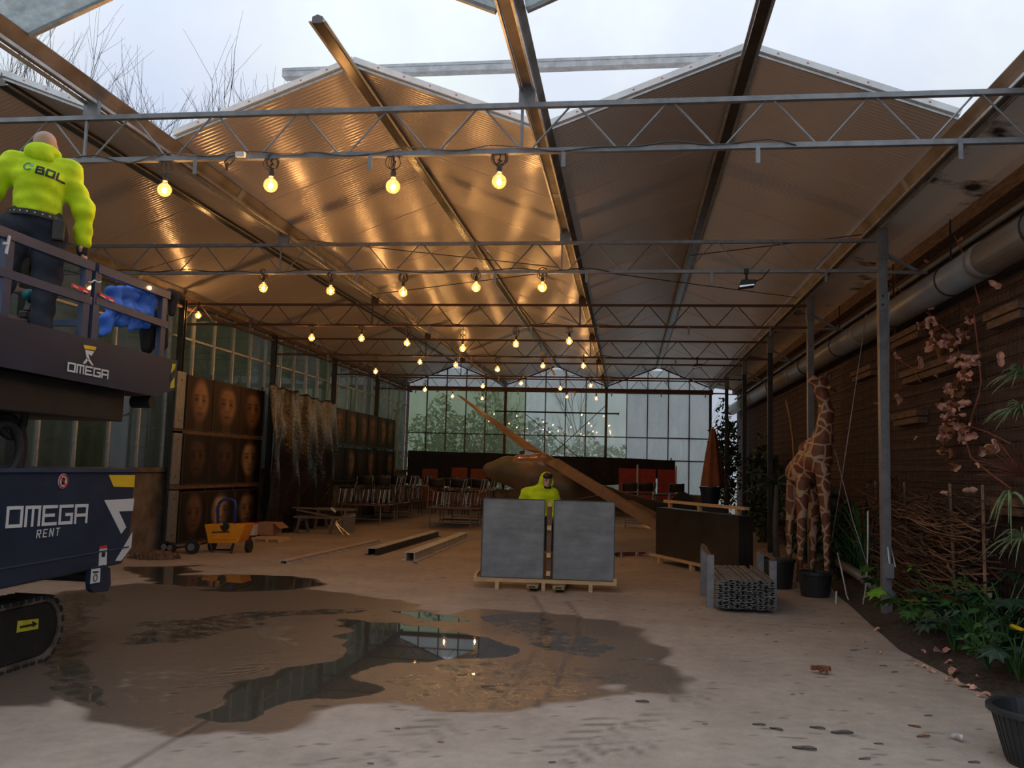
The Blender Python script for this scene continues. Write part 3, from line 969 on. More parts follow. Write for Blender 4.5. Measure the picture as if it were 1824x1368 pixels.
MB().tube([q+Vector((0, 0.026*cos(a), 0.03*sin(a)-0.005)) for a in np.linspace(0, 2*pi, 12, endpoint=False)], 0.004, 4, closed=True).build('sticker_symbol', 'black', ch)
MB().prism([at(x, y, X=BX+0.012) for x, y in ((161, 1040), (163, 1012), (186, 1006), (197, 1012), (198, 1040), (193, 1053), (168, 1056), (162, 1050))], (-0.05, 0, 0)).build('towing_lug', 'navy', lift, bevel=0.004)
MB().tube([(BX-0.6, yE-0.45, zB-0.03), (BX+0.0, yE-0.45, zB-0.03)], 0.05, 12).build('axle_tube', 'darksteel', lift)
# tracks
def belt(X0, X1):
    yb, yf, R = 4.3, at(112, 1118, X=-3.98).y, 0.275
    def loop(r):
        P = []
        for a in np.linspace(-pi/2, pi/2, 13):
            P.append((yf-R+r*cos(a)*0.95, R+r*sin(a)))
        for a in np.linspace(pi/2, 3*pi/2, 13):
            P.append((yb+R+r*cos(a)*0.95, R+r*sin(a)))
        return P
    o, i_ = loop(R), loop(R-0.05)
    n = len(o)
    mb = MB()
    mb.add([(X0, y, z) for y, z in o]+[(X0, y, z) for y, z in i_]+[(X1, y, z) for y, z in o]+[(X1, y, z) for y, z in i_],
           [f for k in range(n) for f in ((k, (k+1) % n, n+(k+1) % n, n+k), (2*n+k, 3*n+k, 3*n+(k+1) % n, 2*n+(k+1) % n),
                                           (k, 2*n+k, 2*n+(k+1) % n, (k+1) % n), (n+k, n+(k+1) % n, 3*n+(k+1) % n, 3*n+k))])
    tr = mb.build('rubber_track', M('muddy_track_rubber', (0.035, 0.028, 0.022), 0.8, scale=5, c2=(0.15, 0.115, 0.085), lo=0.4, hi=0.6), lift)
    # lugs
    L_ = yf-yb-2*R
    lug = []
    for k in range(26):
        y = yb+R+L_*k/25
        lug += [((y, 0.0), 0), ((y, 2*R), 0)]
    for k in range(1, 9):
        lug.append(((yf-R+R*0.95*cos(-pi/2+pi*k/9), R+R*sin(-pi/2+pi*k/9)), -pi/2+pi*k/9))
    for (y, z), a in lug:
        z = min(max(z, 0.012), 2*R-0.012)
        MB().bar((X0+0.01, y, z), (X1-0.01, y, z), 0.05, 0.026, up=(0, cos(a), sin(a)) if a else (0, 0, 1)).build('track_lug', 'blackrub', tr)
    pr_ = [(yb+R+(R-0.06)*cos(a), R+(R-0.06)*sin(a)) for a in np.linspace(pi/2, 3*pi/2, 11)]+[(yf-R+(R-0.06)*cos(a), R+(R-0.06)*sin(a)) for a in np.linspace(-pi/2, pi/2, 11)]
    MB().prism([(max(X0, X1)-0.015, y, z) for y, z in pr_], (-0.26, 0, 0)).build('track_frame', 'black', lift)
belt(-3.98, -4.3)
belt(-4.9, -5.22)
TX = -3.985
fr = MB().prism([at(x, y, X=TX) for x, y in ((32, 1106), (69, 1102), (68, 1120), (30, 1127))], (-0.004, 0, 0)).build('arrow_label', 'yellow_green', lift)
MB().bar(at(36, 1117, X=TX+0.004), at(62, 1112, X=TX+0.004), 0.006, 0.016, up=(0, 0, 1)).build('arrow_shaft', 'black', fr)
MB().prism([at(x, y, X=TX+0.006) for x, y in ((58, 1106), (67, 1111), (59, 1117))], (-0.003, 0, 0)).build('arrow_head', 'black', fr)
# scissor stage and hoses
for s in (-1, 1):
    MB().bar((-3.98, 3.4, 1.95+s*0.2), (-3.98, 5.9, 1.95-s*0.2), 0.06, 0.12).build('scissor_arm', 'black', lift)
    MB().bar((-4.75, 3.4, 1.95+s*0.2), (-4.75, 5.9, 1.95-s*0.2), 0.06, 0.12).build('scissor_arm', 'black', lift)
for dx, rr in ((0.0, 0.26), (0.1, 0.2)):
    c = at(5, 800, X=-4.0+dx)
    MB().tube([(c.x, c.y+rr*0.9*cos(a), c.z+rr*sin(a)) for a in np.linspace(-2.2, 2.4, 22)], 0.035, 8).build('hydraulic_hose', 'blackrub', lift, smooth=True)
c = at(22, 742, X=-3.95)
MB().tube([(c.x, c.y+0.14*cos(a), c.z+0.16*sin(a)) for a in np.linspace(-2.6, 1.2, 16)], 0.03, 8).build('hydraulic_hose', 'blackrub', lift, smooth=True)
# platform
PXs = -3.6
yP = at(316, 648, X=PXs).y
z1p, z0p = 2.735, 2.345
pf = MB().prism([(PXs, 3.2, z1p), (PXs, yP, z1p-0.02), (PXs, yP-0.02, z0p+0.07), (PXs, yP-0.42, z0p-0.02), (PXs, 3.2, z0p+0.06)], (-0.012, 0, 0)).build('side_panel', 'navy', lift)
MB().prism([(PXs-1.5, 3.2, z1p), (PXs-1.5, yP, z1p-0.02), (PXs-1.5, yP-0.02, z0p+0.07), (PXs-1.5, yP-0.42, z0p-0.02), (PXs-1.5, 3.2, z0p+0.06)], (0.012, 0, 0)).build('side_panel', 'navy', lift)
MB().box((PXs-1.488, 3.2, 2.62), (PXs-0.012, yP-0.02, 2.66)).build('deck', 'darksteel', lift)
MB().box((PXs-1.488, yP-0.03, z0p+0.07), (PXs-0.012, yP, z1p-0.02)).build('end_panel', 'navy', lift)
yU = at(220, 735, X=PXs-0.12).y
MB().box((PXs-1.38, 3.2, 2.06), (PXs-0.12, yU, 2.36)).build('under_tray', 'black', lift, bevel=0.01)
MB().bar((PXs-0.2, yU-0.1, 2.33), (PXs-0.2, yP-0.15, 2.36), 0.08, 0.06).build('slide_rail', 'darksteel', lift)
MB().tube([(PXs-0.25, yP-0.33, 2.27), (PXs-0.05, yP-0.33, 2.27)], 0.06, 14).build('end_roller', 'black', lift)
def on2(pxs, mat, name, parent=pf, off=0.004):
    return MB().prism([at(x, y, X=PXs+off) for x, y in pxs], (-0.003, 0, 0)).build(name, mat, parent)
on2([(149, 614), (172, 618), (170, 624), (151, 621)], 'yellow', 'logo_bar')
on2([(152, 623), (168, 626), (163, 634), (157, 630), (160, 640), (167, 651), (164, 651), (155, 639)], 'white', 'logo_chevron')
on2([(158, 640), (152, 648), (148, 647), (156, 637)], 'white', 'logo_leg')
a, b = at(121, 660, X=PXs+0.006), at(192, 674, X=PXs+0.006)
lw = (b-a).length/5
lettering('OMEGA', a, b-a, (0, 0, 1), lw*0.78, 0.063, lw*0.27, 0.014, (1, 0, 0)).build('lettering', 'white', pf)
for k, px in enumerate(([(307, 648), (313, 648), (312, 656), (305, 665)], [(305, 682), (311, 672), (311, 690), (303, 692)])):
    on2(px, 'yellow_green', 'hazard_stripe')
on2([(305, 669), (312, 658), (312, 668), (304, 679)], 'black', 'hazard_stripe')
RX = PXs-0.03
def rail(a, b, w=0.05, h=0.07, X=RX, name='guard_rail'):
    MB().bar(at(*a, X=X), at(*b, X=X), w, h).build(name, 'navyrail', lift)
zr = 3.335
def ry(x, y=500):
    return at(x, y, X=RX).y
for ya, yb in ((3.2, ry(168, 470)-0.02), (ry(170, 472)+0.02, ry(300, 530))):
    MB().bar((RX, ya, zr), (RX, yb, zr), 0.05, 0.075).build('guard_rail', 'navyrail', lift)
    MB().bar((RX, ya, 3.06), (RX, yb, 3.04), 0.04, 0.065).build('guard_rail', 'navyrail', lift)
for px in (5, 150, 168, 290):
    y = ry(px, 560)
    MB().bar((RX-0.01, y, 2.66), (RX-0.01, y, zr-0.03), 0.05, 0.085, up=(0, 1, 0)).build('rail_post', 'navyrail', lift)
for z in (zr, 3.05):
    MB().bar((PXs-1.47, 3.2, z), (PXs-1.47, ry(300, 530), z), 0.05, 0.06).build('guard_rail', 'navyrail', lift)
    MB().bar((PXs-1.47, ry(296, 530), z), (RX, ry(296, 530), z), 0.05, 0.06).build('guard_rail', 'navyrail', lift)
for y in (4.2, 5.5, 6.8, ry(292, 540)):
    MB().bar((PXs-1.47, y, 2.66), (PXs-1.47, y, zr), 0.05, 0.05, up=(0, 1, 0)).build('rail_post', 'navyrail', lift)
for px in ([(129, 504), (159, 517), (158, 524), (128, 511)], [(178, 521), (205, 533), (205, 539), (177, 527)]):
    pl_ = MB().prism([at(x, y, X=RX+0.03) for x, y in px], (-0.006, 0, 0)).build('warning_plate', 'red', lift)
    (ax, ay), (bx_, by) = px[0], px[1]
    MB().prism([at(x, y+4.2, X=RX+0.033) for x, y in ((ax+3, ay), (ax+10, ay+4), (ax+10, ay+6), (ax+3, ay+2))], (-0.004, 0, 0)).build('plate_print', 'white', pl_)
    MB().prism([at(x, y+3.4, X=RX+0.033) for x, y in ((bx_-10, by-4), (bx_-3, by-1), (bx_-3, by+1.5), (bx_-10, by-1.5))], (-0.004, 0, 0)).build('plate_print', 'white', pl_)
MB().tube([at(x, y, X=RX+0.04) for x, y in ((158, 502), (163, 503), (168, 499), (175, 503), (180, 502))], 0.006, 6).build('pin_cable', 'whitecable', lift)
MB().bar(at(17, 420, X=RX+0.04), at(11, 452, X=RX+0.04), 0.01, 0.02).build('latch', 'white', lift)
c = at(7, 433, X=RX+0.04)
MB().tube([c, c+Vector((0.0, 0.03, 0))], 0.012, 8).build('latch_pin', 'white', lift)

# ---- things on the platform
jk = []
for a, b, ra, rb in (((203, 522), (225, 520), .06, .06), ((225, 520), (252, 521), .055, .06), ((252, 521), (272, 516), .05, .03), ((205, 530), (190, 575), .07, .05), ((190, 575), (180, 598), .05, .03),
                     ((228, 530), (215, 575), .07, .06), ((252, 532), (245, 570), .07, .06), ((245, 570), (232, 588), .06, .03), ((268, 525), (262, 575), .05, .05), ((200, 545), (260, 555), .06, .05)):
    jk.append((at(*a, X=RX-0.11), at(*b, X=RX-0.11), ra, rb))
def jfold(P):
    d = bones(P, jk, 0.05)
    return d-0.012*np.sin(P[..., 1]*38+P[..., 2]*14)-0.008*np.sin(P[..., 2]*45)
J = np.array([np.array(s_[0]) for s_ in jk]+[np.array(s_[1]) for s_ in jk])
tag(organic('work_jacket', jfold, J.min(0)-0.14, J.max(0)+0.14, 0.016, 'bluecloth'), 'crumpled blue work jacket hung over the lift railing', 'jacket')
bk = [(at(283, 566, X=RX-0.12), at(285, 612, X=RX-0.12), .09, .08), (at(260, 580, X=RX-0.16), at(262, 620, X=RX-0.16), .07, .06)]
tag(body_of('black_trousers', bk, 'darkcloth', step=0.02), 'black clothing bundle hanging below the blue jacket', 'clothing')
bg = [(at(303, 522, X=RX-0.02), at(318, 528, X=RX-0.02), .05, .05), (at(308, 535, X=RX-0.02), at(306, 558, X=RX-0.02), .05, .035)]
tag(body_of('tool_bag', bg, 'darkcloth', step=0.015), 'dark tool bag hooked on the far corner of the lift railing', 'bag')
dr = thing('cordless_drill', 'teal and black cordless drill between the worker\'s legs', 'tool', at(58, 560, X=-4.2))
MB().tube([at(48, 525, X=-4.2), at(70, 528, X=-4.2)], [0.05, 0.055], 12).build('motor_housing', 'teal', dr, smooth=True)
MB().tube([at(56, 505, X=-4.2), at(58, 526, X=-4.2)], [0.02, 0.035], 10).build('chuck', 'black', dr)
MB().tube([at(60, 530, X=-4.2), at(52, 556, X=-4.2)], [0.04, 0.05], 10).build('grip', 'black', dr)
MB().box(tuple(at(50, 562, X=-4.2)-Vector((0.04, 0.07, 0.03))), tuple(at(50, 562, X=-4.2)+Vector((0.04, 0.07, 0.03)))).build('battery', 'black', dr, bevel=0.01)

# ================================================================== people
def person(label, loc, rz, hood_up, pose):
    t = thing('person', label, 'person', loc, rz)
    p = pose
    torso = [(p['hip'], p['waist'], .145, .14), (p['waist'], p['chest'], .14, .165), (p['chest'], p['neck0'], .15, .08)]
    shl = [(p['chest'], p['shL'], .115, .075), (p['chest'], p['shR'], .115, .075), (p['neck0'], p['shL'], .065, .068), (p['neck0'], p['shR'], .065, .068)]
    arms = []
    for s in 'LR':
        arms += [(p['sh'+s], p['el'+s], .070, .056), (p['el'+s], p['wr'+s], .056, .042)]
    legs = []
    for s in 'LR':
        legs += [(p['hip'+s], p['kn'+s], .108, .075), (p['kn'+s], p['an'+s], .072, .052)]
    head = [(p['neck0'], p['head'], .058, .06), (p['head'], p['crown'], .082, .088), (p['head'], p['jaw'], .075, .052)]
    hands = []
    for s in 'LR':
        w, dv, sd = Vector(p['wr'+s]), Vector(p['hd'+s]).normalized(), Vector(p['ps'+s]).normalized()
        hands.append((w, w+dv*0.08, .032, .036))
        nrm_ = dv.cross(sd).normalized()
        for k, (off, ln) in enumerate(((-.030, .068), (-.010, .080), (.010, .074), (.030, .058))):
            b0 = w+dv*0.085+sd*off
            b1 = b0+dv*ln*0.55+nrm_*0.006
            b2 = b1+(dv*0.6+nrm_*0.8).normalized()*ln*0.5
            hands += [(b0, b1, .0125, .011), (b1, b2, .011, .0095)]
        b0 = w+dv*0.03-sd*0.03
        b1 = b0+(dv*0.6-sd*0.9).normalized()*0.045
        hands += [(b0, b1, .016, .013), (b1, b1+dv*0.035, .0125, .0105)]
    face = []
    h = Vector(p['head'])
    f_ = Vector(p['look']).normalized()
    r_ = f_.cross(Vector((0, 0, 1))).normalized()
    u_ = r_.cross(f_)
    face += [(h+f_*.085+u_*.015, h+f_*.108-u_*.03, .011, .017)]
    for s in (-1, 1):
        face += [(h+r_*s*.086+u_*.012, h+r_*s*.09-u_*.02, .018, .014), (h+f_*.08+r_*s*.032+u_*.034, h+f_*.078+r_*s*.05+u_*.03, .013, .011)]
    face += [(h+f_*.082-u_*.062+r_*.018, h+f_*.082-u_*.062-r_*.018, .011, .011)]
    allb = torso+shl+arms+legs+head+face
    body = body_of('body', [(np.array(a), np.array(b), ra*(0.93 if ra > .05 else 1), rb*(0.93 if rb > .05 else 1)) for a, b, ra, rb in torso+shl+arms+legs]+head+face+hands, 'skin', t, step=0.0135, k=0.022, local=True)
    body['label'] = 'bare skin of head and hands'
    def fold(P):
        d = bones(P, torso+shl+[(a, b, ra*.86, rb*1.0) for a, b, ra, rb in arms], 0.05)-0.027
        return d-0.007*np.sin(P[..., 2]*34+P[..., 0]*16)*np.sin(P[..., 0]*13+1.2)-0.004*np.sin(P[..., 2]*60+P[..., 1]*20)
    zc = p['hip'][2]+0.04
    wr = [np.array(p['wrL']), np.array(p['wrR'])]
    def sweater(P):
        d = fold(P)
        arm = bones(P, arms, 0.03)-0.075
        return np.maximum(d, np.minimum(zc-P[..., 2], np.maximum(arm, -d*0+arm)))
    A = np.array([np.array(x) for s_ in torso+shl+arms for x in s_[:2]])
    hd = organic('hoodie', sweater, A.min(0)-0.32, A.max(0)+0.32, 0.016, 'hivis', t, local=True)
    n0 = Vector(p['neck0'])
    if hood_up:
        hs = [(n0, h-f_*0.03, .10, .112), (h-f_*0.03, Vector(p['crown'])-f_*0.045+u_*.01, .112, .105)]
        def hood(P):
            d = bones(P, hs, 0.04)
            q = P-np.array(h+f_*.10-u_*.01)
            cut = np.linalg.norm(q*np.array((1, 1, 0.8)), axis=-1)-.10
            return np.maximum(d, -cut)
        B = np.array([np.array(x) for s_ in hs for x in s_[:2]])
        organic('hood', hood, B.min(0)-0.2, B.max(0)+0.2, 0.014, 'hivis', t, local=True)
    else:
        hs = []
        for k in range(9):
            a0, a1 = -0.35*pi+1.7*pi*k/9-pi*0.5, -0.35*pi+1.7*pi*(k+1)/9-pi*0.5
            hs.append((n0+Vector((.095*cos(a0), .085*sin(a0)-.01, .055-.03*sin(a0))), n0+Vector((.095*cos(a1), .085*sin(a1)-.01, .055-.03*sin(a1))), .045, .045))
        hs.append((n0+Vector((0.02, -.12, .045)), n0+Vector((0.06, -.13, .01)), .055, .04))
        hs.append((n0+Vector((-0.07, -.10, .05)), n0+Vector((-0.01, -.13, .02)), .05, .04))
        body_of('hood', hs, 'hivis', t, step=0.013, k=0.04, local=True)
    def pants(P):
        d = bones(P, [(p['hip'], p['waist'], .15, .145)]+[(a, b, ra*1.08, rb*1.3) for a, b, ra, rb in legs], 0.05)-0.018
        d = d-0.006*np.sin(P[..., 2]*40+P[..., 0]*20)
        return np.maximum(np.maximum(d, P[..., 2]-(p['hip'][2]+0.10)), 0.06-P[..., 2])
    Lg = np.array([np.array(x) for s_ in legs for x in s_[:2]]+[np.array(p['waist'])])
    organic('trousers', pants, Lg.min(0)-0.2, Lg.max(0)+0.2, 0.018, 'trouser', t, local=True)
    for s in 'LR':
        an = Vector(p['an'+s])
        d_ = Vector(p['toe'+s])
        body_of('boot', [(an+Vector((0, 0, .04)), Vector((an.x, an.y, .055)), .06, .055), (Vector((an.x, an.y, .05)), Vector((an.x, an.y, .05))+d_*.16, .05, .045)], 'blackrub', t, step=0.018, local=True)
    if p.get('gloves'):
        for s in 'LR':
            pass
    return t, hd

poseA = dict(hip=(0, 0, .98), waist=(0.0, -.01, 1.10), chest=(0.0, -.02, 1.30), neck0=(0.0, .0, 1.475), head=(0.01, .03, 1.61), crown=(0.01, .02, 1.66), jaw=(0.02, .08, 1.56), look=(0.15, 1, 0.15),
             shL=(-.20, 0, 1.42), shR=(.20, 0, 1.42), elL=(-.36, .05, 1.17), wrL=(-.38, .24, 1.02), elR=(.335, .0, 1.13), wrR=(.345, .06, .87),
             hdL=(0, .9, -.4), psL=(1, 0, 0), hdR=(0, .25, -1), psR=(0.2, 1, 0.2),
             hipL=(-.15, 0, .92), hipR=(.10, 0, .92), knL=(-.22, .05, .5), knR=(.10, .06, .5), anL=(-.25, 0, .1), anR=(.09, 0, .1), toeL=Vector((-.2, 1, 0)), toeR=Vector((.1, 1, 0)))
wA, hdA = person('worker on the lift seen from behind, yellow hoodie and dark trousers', (-3.94, 6.35, 2.66), 0.55, False, poseA)
# belt with pouch
bp_ = [(.205*cos(a), -.01+.195*sin(a), 1.0-.02*cos(a)) for a in np.linspace(0, 2*pi, 28, endpoint=False)]
bl = MB()
for a, b in zip(bp_, bp_[1:]+bp_[:1]):
    bl.bar(a, b, 0.012, 0.045)
blt = bl.build('belt', 'leather', wA, local=True)
for k in range(9):
    a = -2.6+k*0.26
    MB().tube([(.21*cos(a), -.01+.201*sin(a), 1.0-.02*cos(a)), (.214*cos(a), -.01+.206*sin(a), 1.0-.02*cos(a))], 0.007, 6).build('stud', 'alu', blt, local=True)
MB().box((.13, -.20, .80), (.22, -.13, .98)).build('pouch', 'leather', wA, local=True, bevel=0.015)
gl_ = [(Vector(poseA['wrR'])+Vector((0, -.01, .03)), Vector(poseA['wrR'])+Vector((0, .02, -.08)), .045, .047)]
for k, off in enumerate((-.03, -.01, .01, .03)):
    b0 = Vector(poseA['wrR'])+Vector((off*.2, off+.025, -.095))
    gl_.append((b0, b0+Vector((-.012, .01, -.06)), .016, .014))
body_of('glove', gl_, 'glove', wA, step=0.011, k=0.015, local=True)
# printed letters and emblem wrapped on the back of the hoodie
dg = bpy.context.evaluated_depsgraph_get
bv = BVHTree.FromPolygons([v.co.copy() for v in hdA.data.vertices], [tuple(p_.vertices) for p_ in hdA.data.polygons])
def wrap(mb, name, mat, parent):
    out = MB()
    bmw = bmesh.new()
    me_ = bpy.data.meshes.new('tmp')
    me_.from_pydata(mb.v, [], mb.f)
    bmw.from_mesh(me_)
    bmesh.ops.subdivide_edges(bmw, edges=bmw.edges[:], cuts=3, use_grid_fill=True)
    vs = []
    for v in bmw.verts:
        hit = bv.ray_cast(Vector((v.co.x, -1.0, v.co.z)), Vector((0, 1, 0)))
        y = hit[0].y-0.008 if hit[0] else v.co.y
        vs.append((v.co.x, y, v.co.z))
    bmw.verts.index_update()
    out.v, out.f = vs, [tuple(v.index for v in f.verts) for f in bmw.faces]
    bmw.free()
    return out.build(name, mat, parent, local=True)
def strokes2(text, o, ang, w, h, gap, sw):
    mb = MB()
    du, dv = Vector((cos(ang), 0, sin(ang))), Vector((-sin(ang), 0, cos(ang)))
    for i, ch_ in enumerate(text):
        for ln_ in GLY[ch_]:
            for (a, b), (c_, d_) in zip(ln_, ln_[1:]):
                p0_ = Vector(o)+du*(i*(w+gap)+a*w)+dv*b*h
                q0_ = Vector(o)+du*(i*(w+gap)+c_*w)+dv*d_*h
                e_ = (q0_-p0_).normalized()
                s_ = Vector((-e_.z, 0, e_.x))*sw/2
                e_ = e_*sw/2
                mb.add([p0_-e_-s_, q0_+e_-s_, q0_+e_+s_, p0_-e_+s_], [(0, 1, 2, 3)])
    return mb
MAT['print'] = M('navy_print', (0.01, 0.02, 0.03), 0.7)
MAT['printg'] = M('green_print', (0.02, 0.22, 0.12), 0.7)
MAT['printb'] = M('light_blue_print', (0.10, 0.45, 0.55), 0.7)
zt = at(107, 304, Y=6.2).z-2.66
o = Vector((-.012, 0, zt-.028))
wrap(strokes2('BOL', o, -0.13, .050, .060, .024, .015), 'lettering', 'print', hdA)
o = Vector((-.075, 0, zt+.024))
lg = MB()
hexp = [o+Vector((.034*cos(a), 0, .034*sin(a))) for a in np.linspace(pi*0.35, pi*1.75, 6)]
for a, b in zip(hexp, hexp[1:]):
    s_ = (b-a).normalized()
    n_ = Vector((-s_.z, 0, s_.x))*.005
    lg.add([a-n_, b-n_, b+n_, a+n_], [(0, 1, 2, 3)])
wrap(lg, 'emblem_ring', 'printg', hdA)
wrap(MB().add([o+Vector((.005, 0, .012)), o+Vector((.036, 0, -.002)), o+Vector((.034, 0, .03)), o+Vector((.018, 0, .032))], [(0, 1, 2, 3)]), 'emblem_leaf', 'printb', hdA)
# ================================================================== second worker, behind the panels
poseB = dict(hip=(0.05, 0.12, .95), waist=(0.04, .08, 1.05), chest=(0.0, 0.0, 1.24), neck0=(0.06, -.04, 1.415), head=(0.115, -.075, 1.535), crown=(0.12, -.06, 1.585), jaw=(0.12, -.125, 1.485), look=(0.35, -1, 0.1),
             shL=(.20, -.01, 1.34), shR=(-.19, -.01, 1.34), elL=(.31, -.04, 1.10), wrL=(.24, -.20, .98), elR=(-.32, -.03, 1.12), wrR=(-.22, -.22, .98),
             hdL=(-.2, -1, -.2), psL=(0, 0, 1), hdR=(.2, -1, -.2), psR=(0, 0, 1),
             hipL=(.15, .12, .90), hipR=(-.05, .12, .90), knL=(.17, .10, .49), knR=(-.07, .05, .49), anL=(.18, .2, .1), anR=(-.08, .12, .1), toeL=Vector((.1, -1, 0)), toeR=Vector((-.1, -1, 0)))
wB, hdB = person('worker in yellow hooded rain top standing behind the grey panels', (-0.50, 13.85, 0), 0, True, poseB)
hh, lk = Vector(poseB['head']), Vector(poseB['look']).normalized()
rr_ = lk.cross(Vector((0, 0, 1))).normalized()
body_of('hair', [(hh+lk*.055+Vector((0, 0, .085))-rr_*.05, hh+lk*.055+Vector((0, 0, .085))+rr_*.05, .032, .032), (hh+lk*.0+Vector((0, 0, .105)), hh+lk*.06+Vector((0, 0, .09)), .05, .04)], 'hair', wB, step=0.011, local=True)
body_of('beard', [(hh+lk*.06+Vector((0, 0, -.085))-rr_*.035, hh+lk*.06+Vector((0, 0, -.085))+rr_*.035, .028, .028)], 'hair', wB, step=0.011, local=True)
for s in (-1, 1):
    MB().tube([hh+lk*.091+rr_*s*.03+Vector((0, 0, .012)), hh+lk*.097+rr_*s*.03+Vector((0, 0, .012))], .009, 8).build('eye', 'black', wB, local=True)
    MB().bar(hh+lk*.098+rr_*s*.018+Vector((0, 0, .038)), hh+lk*.092+rr_*s*.048+Vector((0, 0, .036)), .008, .01).build('eyebrow', 'hair', wB, local=True)

# ================================================================== pallet with two dark panels, and the pallet truck
P0, P1 = at(844, 1031, Z=.13), at(1098, 1040, Z=.13)
dxp = (P1-P0).normalized()
nbk = Vector((-dxp.y, dxp.x, 0)).normalized()
pal = thing('timber_pallet', 'pale timber pallet frame carrying the two grey panels', 'pallet', (P0+P1)/2-Vector((0, 0, .13)))
MB().bar(P0, P1, 0.09, 0.045).build('front_rail', 'timber', pal)
MB().bar(P0+nbk*.5, P1+nbk*.5, 0.09, 0.045).build('rear_rail', 'timber', pal)
MB().bar(P0+dxp*.02+Vector((0, 0, .045)), P0+dxp*.02+nbk*.54+Vector((0, 0, .045)), 0.045, 0.05).build('end_batten', 'timber', pal)
MB().bar(P1-dxp*.02+Vector((0, 0, .045)), P1-dxp*.02+nbk*.54+Vector((0, 0, .045)), 0.045, 0.05).build('end_batten', 'timber', pal)
for u in (.165, .49, .82):
    for d in (0, .5):
        c_ = P0+(P1-P0)*u+nbk*d
        mb = MB()
        mb.bar(c_-Vector((0, 0, .13)), c_-Vector((0, 0, .023)), 0.055, 0.09, up=nbk)
        mb.build('foot_block', 'timber', pal)
mid = P0+(P1-P0)*.522
MB().bar(mid+nbk*.09+Vector((0, 0, .03)), mid+nbk*.14+Vector((0, 0, 1.12)), .07, .02, up=nbk).build('centre_post', M('plywood_dark', (.16, .09, .05), .7), pal)
for z in (.07, .33, .72, 1.06):
    MB().bar(mid+nbk*.045+Vector((0, 0, z)), mid+nbk*.065+Vector((0, 0, z+.065)), .06, .05, up=nbk).build('spacer_block', 'timber', pal)
m, nt, p = newmat('dusty_panel_painted_reflections')
L = nt.links.new
tc = node(nt, 'ShaderNodeTexCoord')
n1 = node(nt, 'ShaderNodeTexNoise', Scale=2.2, Detail=8, Roughness=.65)
mpw = node(nt, 'ShaderNodeMapping')
mpw.inputs['Rotation'].default_value = (0, 0.6, 0)
wv = node(nt, 'ShaderNodeTexNoise', Scale=1.6, Detail=7, Roughness=.7)
mpw.inputs['Scale'].default_value = (1.0, 1.0, 7.0)  # slanted stretched noise paints streaky reflections into the dusty grey base colour
cr = node(nt, 'ShaderNodeValToRGB')
cr.color_ramp.elements[0].position, cr.color_ramp.elements[1].position = .5, .95
cr.color_ramp.elements[0].color = (.085, .09, .097, 1)
cr.color_ramp.elements[1].color = (.22, .23, .245, 1)
mu = node(nt, 'ShaderNodeMath', operation='MULTIPLY')
L(tc.outputs['Object'], n1.inputs['Vector'])
L(tc.outputs['Object'], mpw.inputs['Vector'])
L(mpw.outputs['Vector'], wv.inputs['Vector'])
ad = node(nt, 'ShaderNodeMath', operation='ADD')
L(n1.outputs['Fac'], ad.inputs[0])
L(wv.outputs['Fac'], mu.inputs[0])
mu.inputs[1].default_value = .6
L(mu.outputs[0], ad.inputs[1])
L(ad.outputs[0], cr.inputs['Fac'])
L(cr.outputs['Color'], p.inputs['Base Color'])
p.inputs['Roughness'].default_value = .10
MAT['darkpanel'] = m
tops = ((856, 889), (968, 893)), ((983, 894), (1092, 896))
for k, ((ua, ub), lab) in enumerate((((.045, .487), 'dark grey panel on the pallet, left one with painted light reflections'), ((.553, .985), 'dark grey panel on the pallet, right of the gap'))):
    A, B = P0+(P1-P0)*ua+nbk*.06+Vector((0, 0, .025)), P0+(P1-P0)*ub+nbk*.06+Vector((0, 0, .025))
    up_ = (Vector((0, 0, 1.13))+nbk*.09)
    t = thing('grey_glass_sheet', lab, 'sheet', (A+B)/2)
    MB().prism([A, B, B+up_, A+up_], nbk*.028).build('sheet', 'darkpanel', t)
    for a_, b_ in ((A, B), (A+up_, B+up_), (A, A+up_), (B, B+up_)):
        MB().bar(a_+nbk*.012, b_+nbk*.012, .04, .012, up=nbk.cross(b_-a_)).build('frame', 'darksteel', t)
pj = thing('pallet_truck', 'pallet truck whose two yellowed fork tips show under the pallet', 'pallet truck', (-.3, 13.3, 0))
MAT['fork'] = M('worn_yellow_steel', (.33, .235, .11), .6, .2, var=.45, scale=9)
for px in (948, 995):
    c_ = at(px, 1044, Y=12.42)
    w_ = .085
    mb = MB().prism([(c_.x-w_, 12.40, .045), (c_.x+w_, 12.40, .045), (c_.x+w_*1.05, 13.7, .045), (c_.x-w_*1.05, 13.7, .045)], (0, 0, .055))
    f1 = mb.build('fork', 'fork', pj, bevel=.01)
    MB().box((c_.x-.045, 12.392, .065), (c_.x+.045, 12.41, .085)).build('fork_slot', 'black', f1)
    MB().tube([(c_.x-.05, 12.62, .04), (c_.x+.05, 12.62, .04)], .04, 12).build('load_roller', 'blackrub', pj)
MB().box((-.52, 13.7, .05), (.02, 13.85, .45)).build('pump_body', 'fork', pj, bevel=.02)
MB().tube([(-.25, 13.85, .4), (-.28, 14.25, 1.0)], .02, 8).build('drawbar', 'darksteel', pj)
MB().tube([(-.4, 14.25, 1.05), (-.28, 14.25, 1.0), (-.16, 14.25, 1.05)], .018, 8).build('drawbar_handle', 'black', pj)
for x_ in (-.35, -.15):
    MB().tube([(x_-.03, 13.95, .09), (x_+.03, 13.95, .09)], .09, 16).build('steer_wheel', 'blackrub', pj)

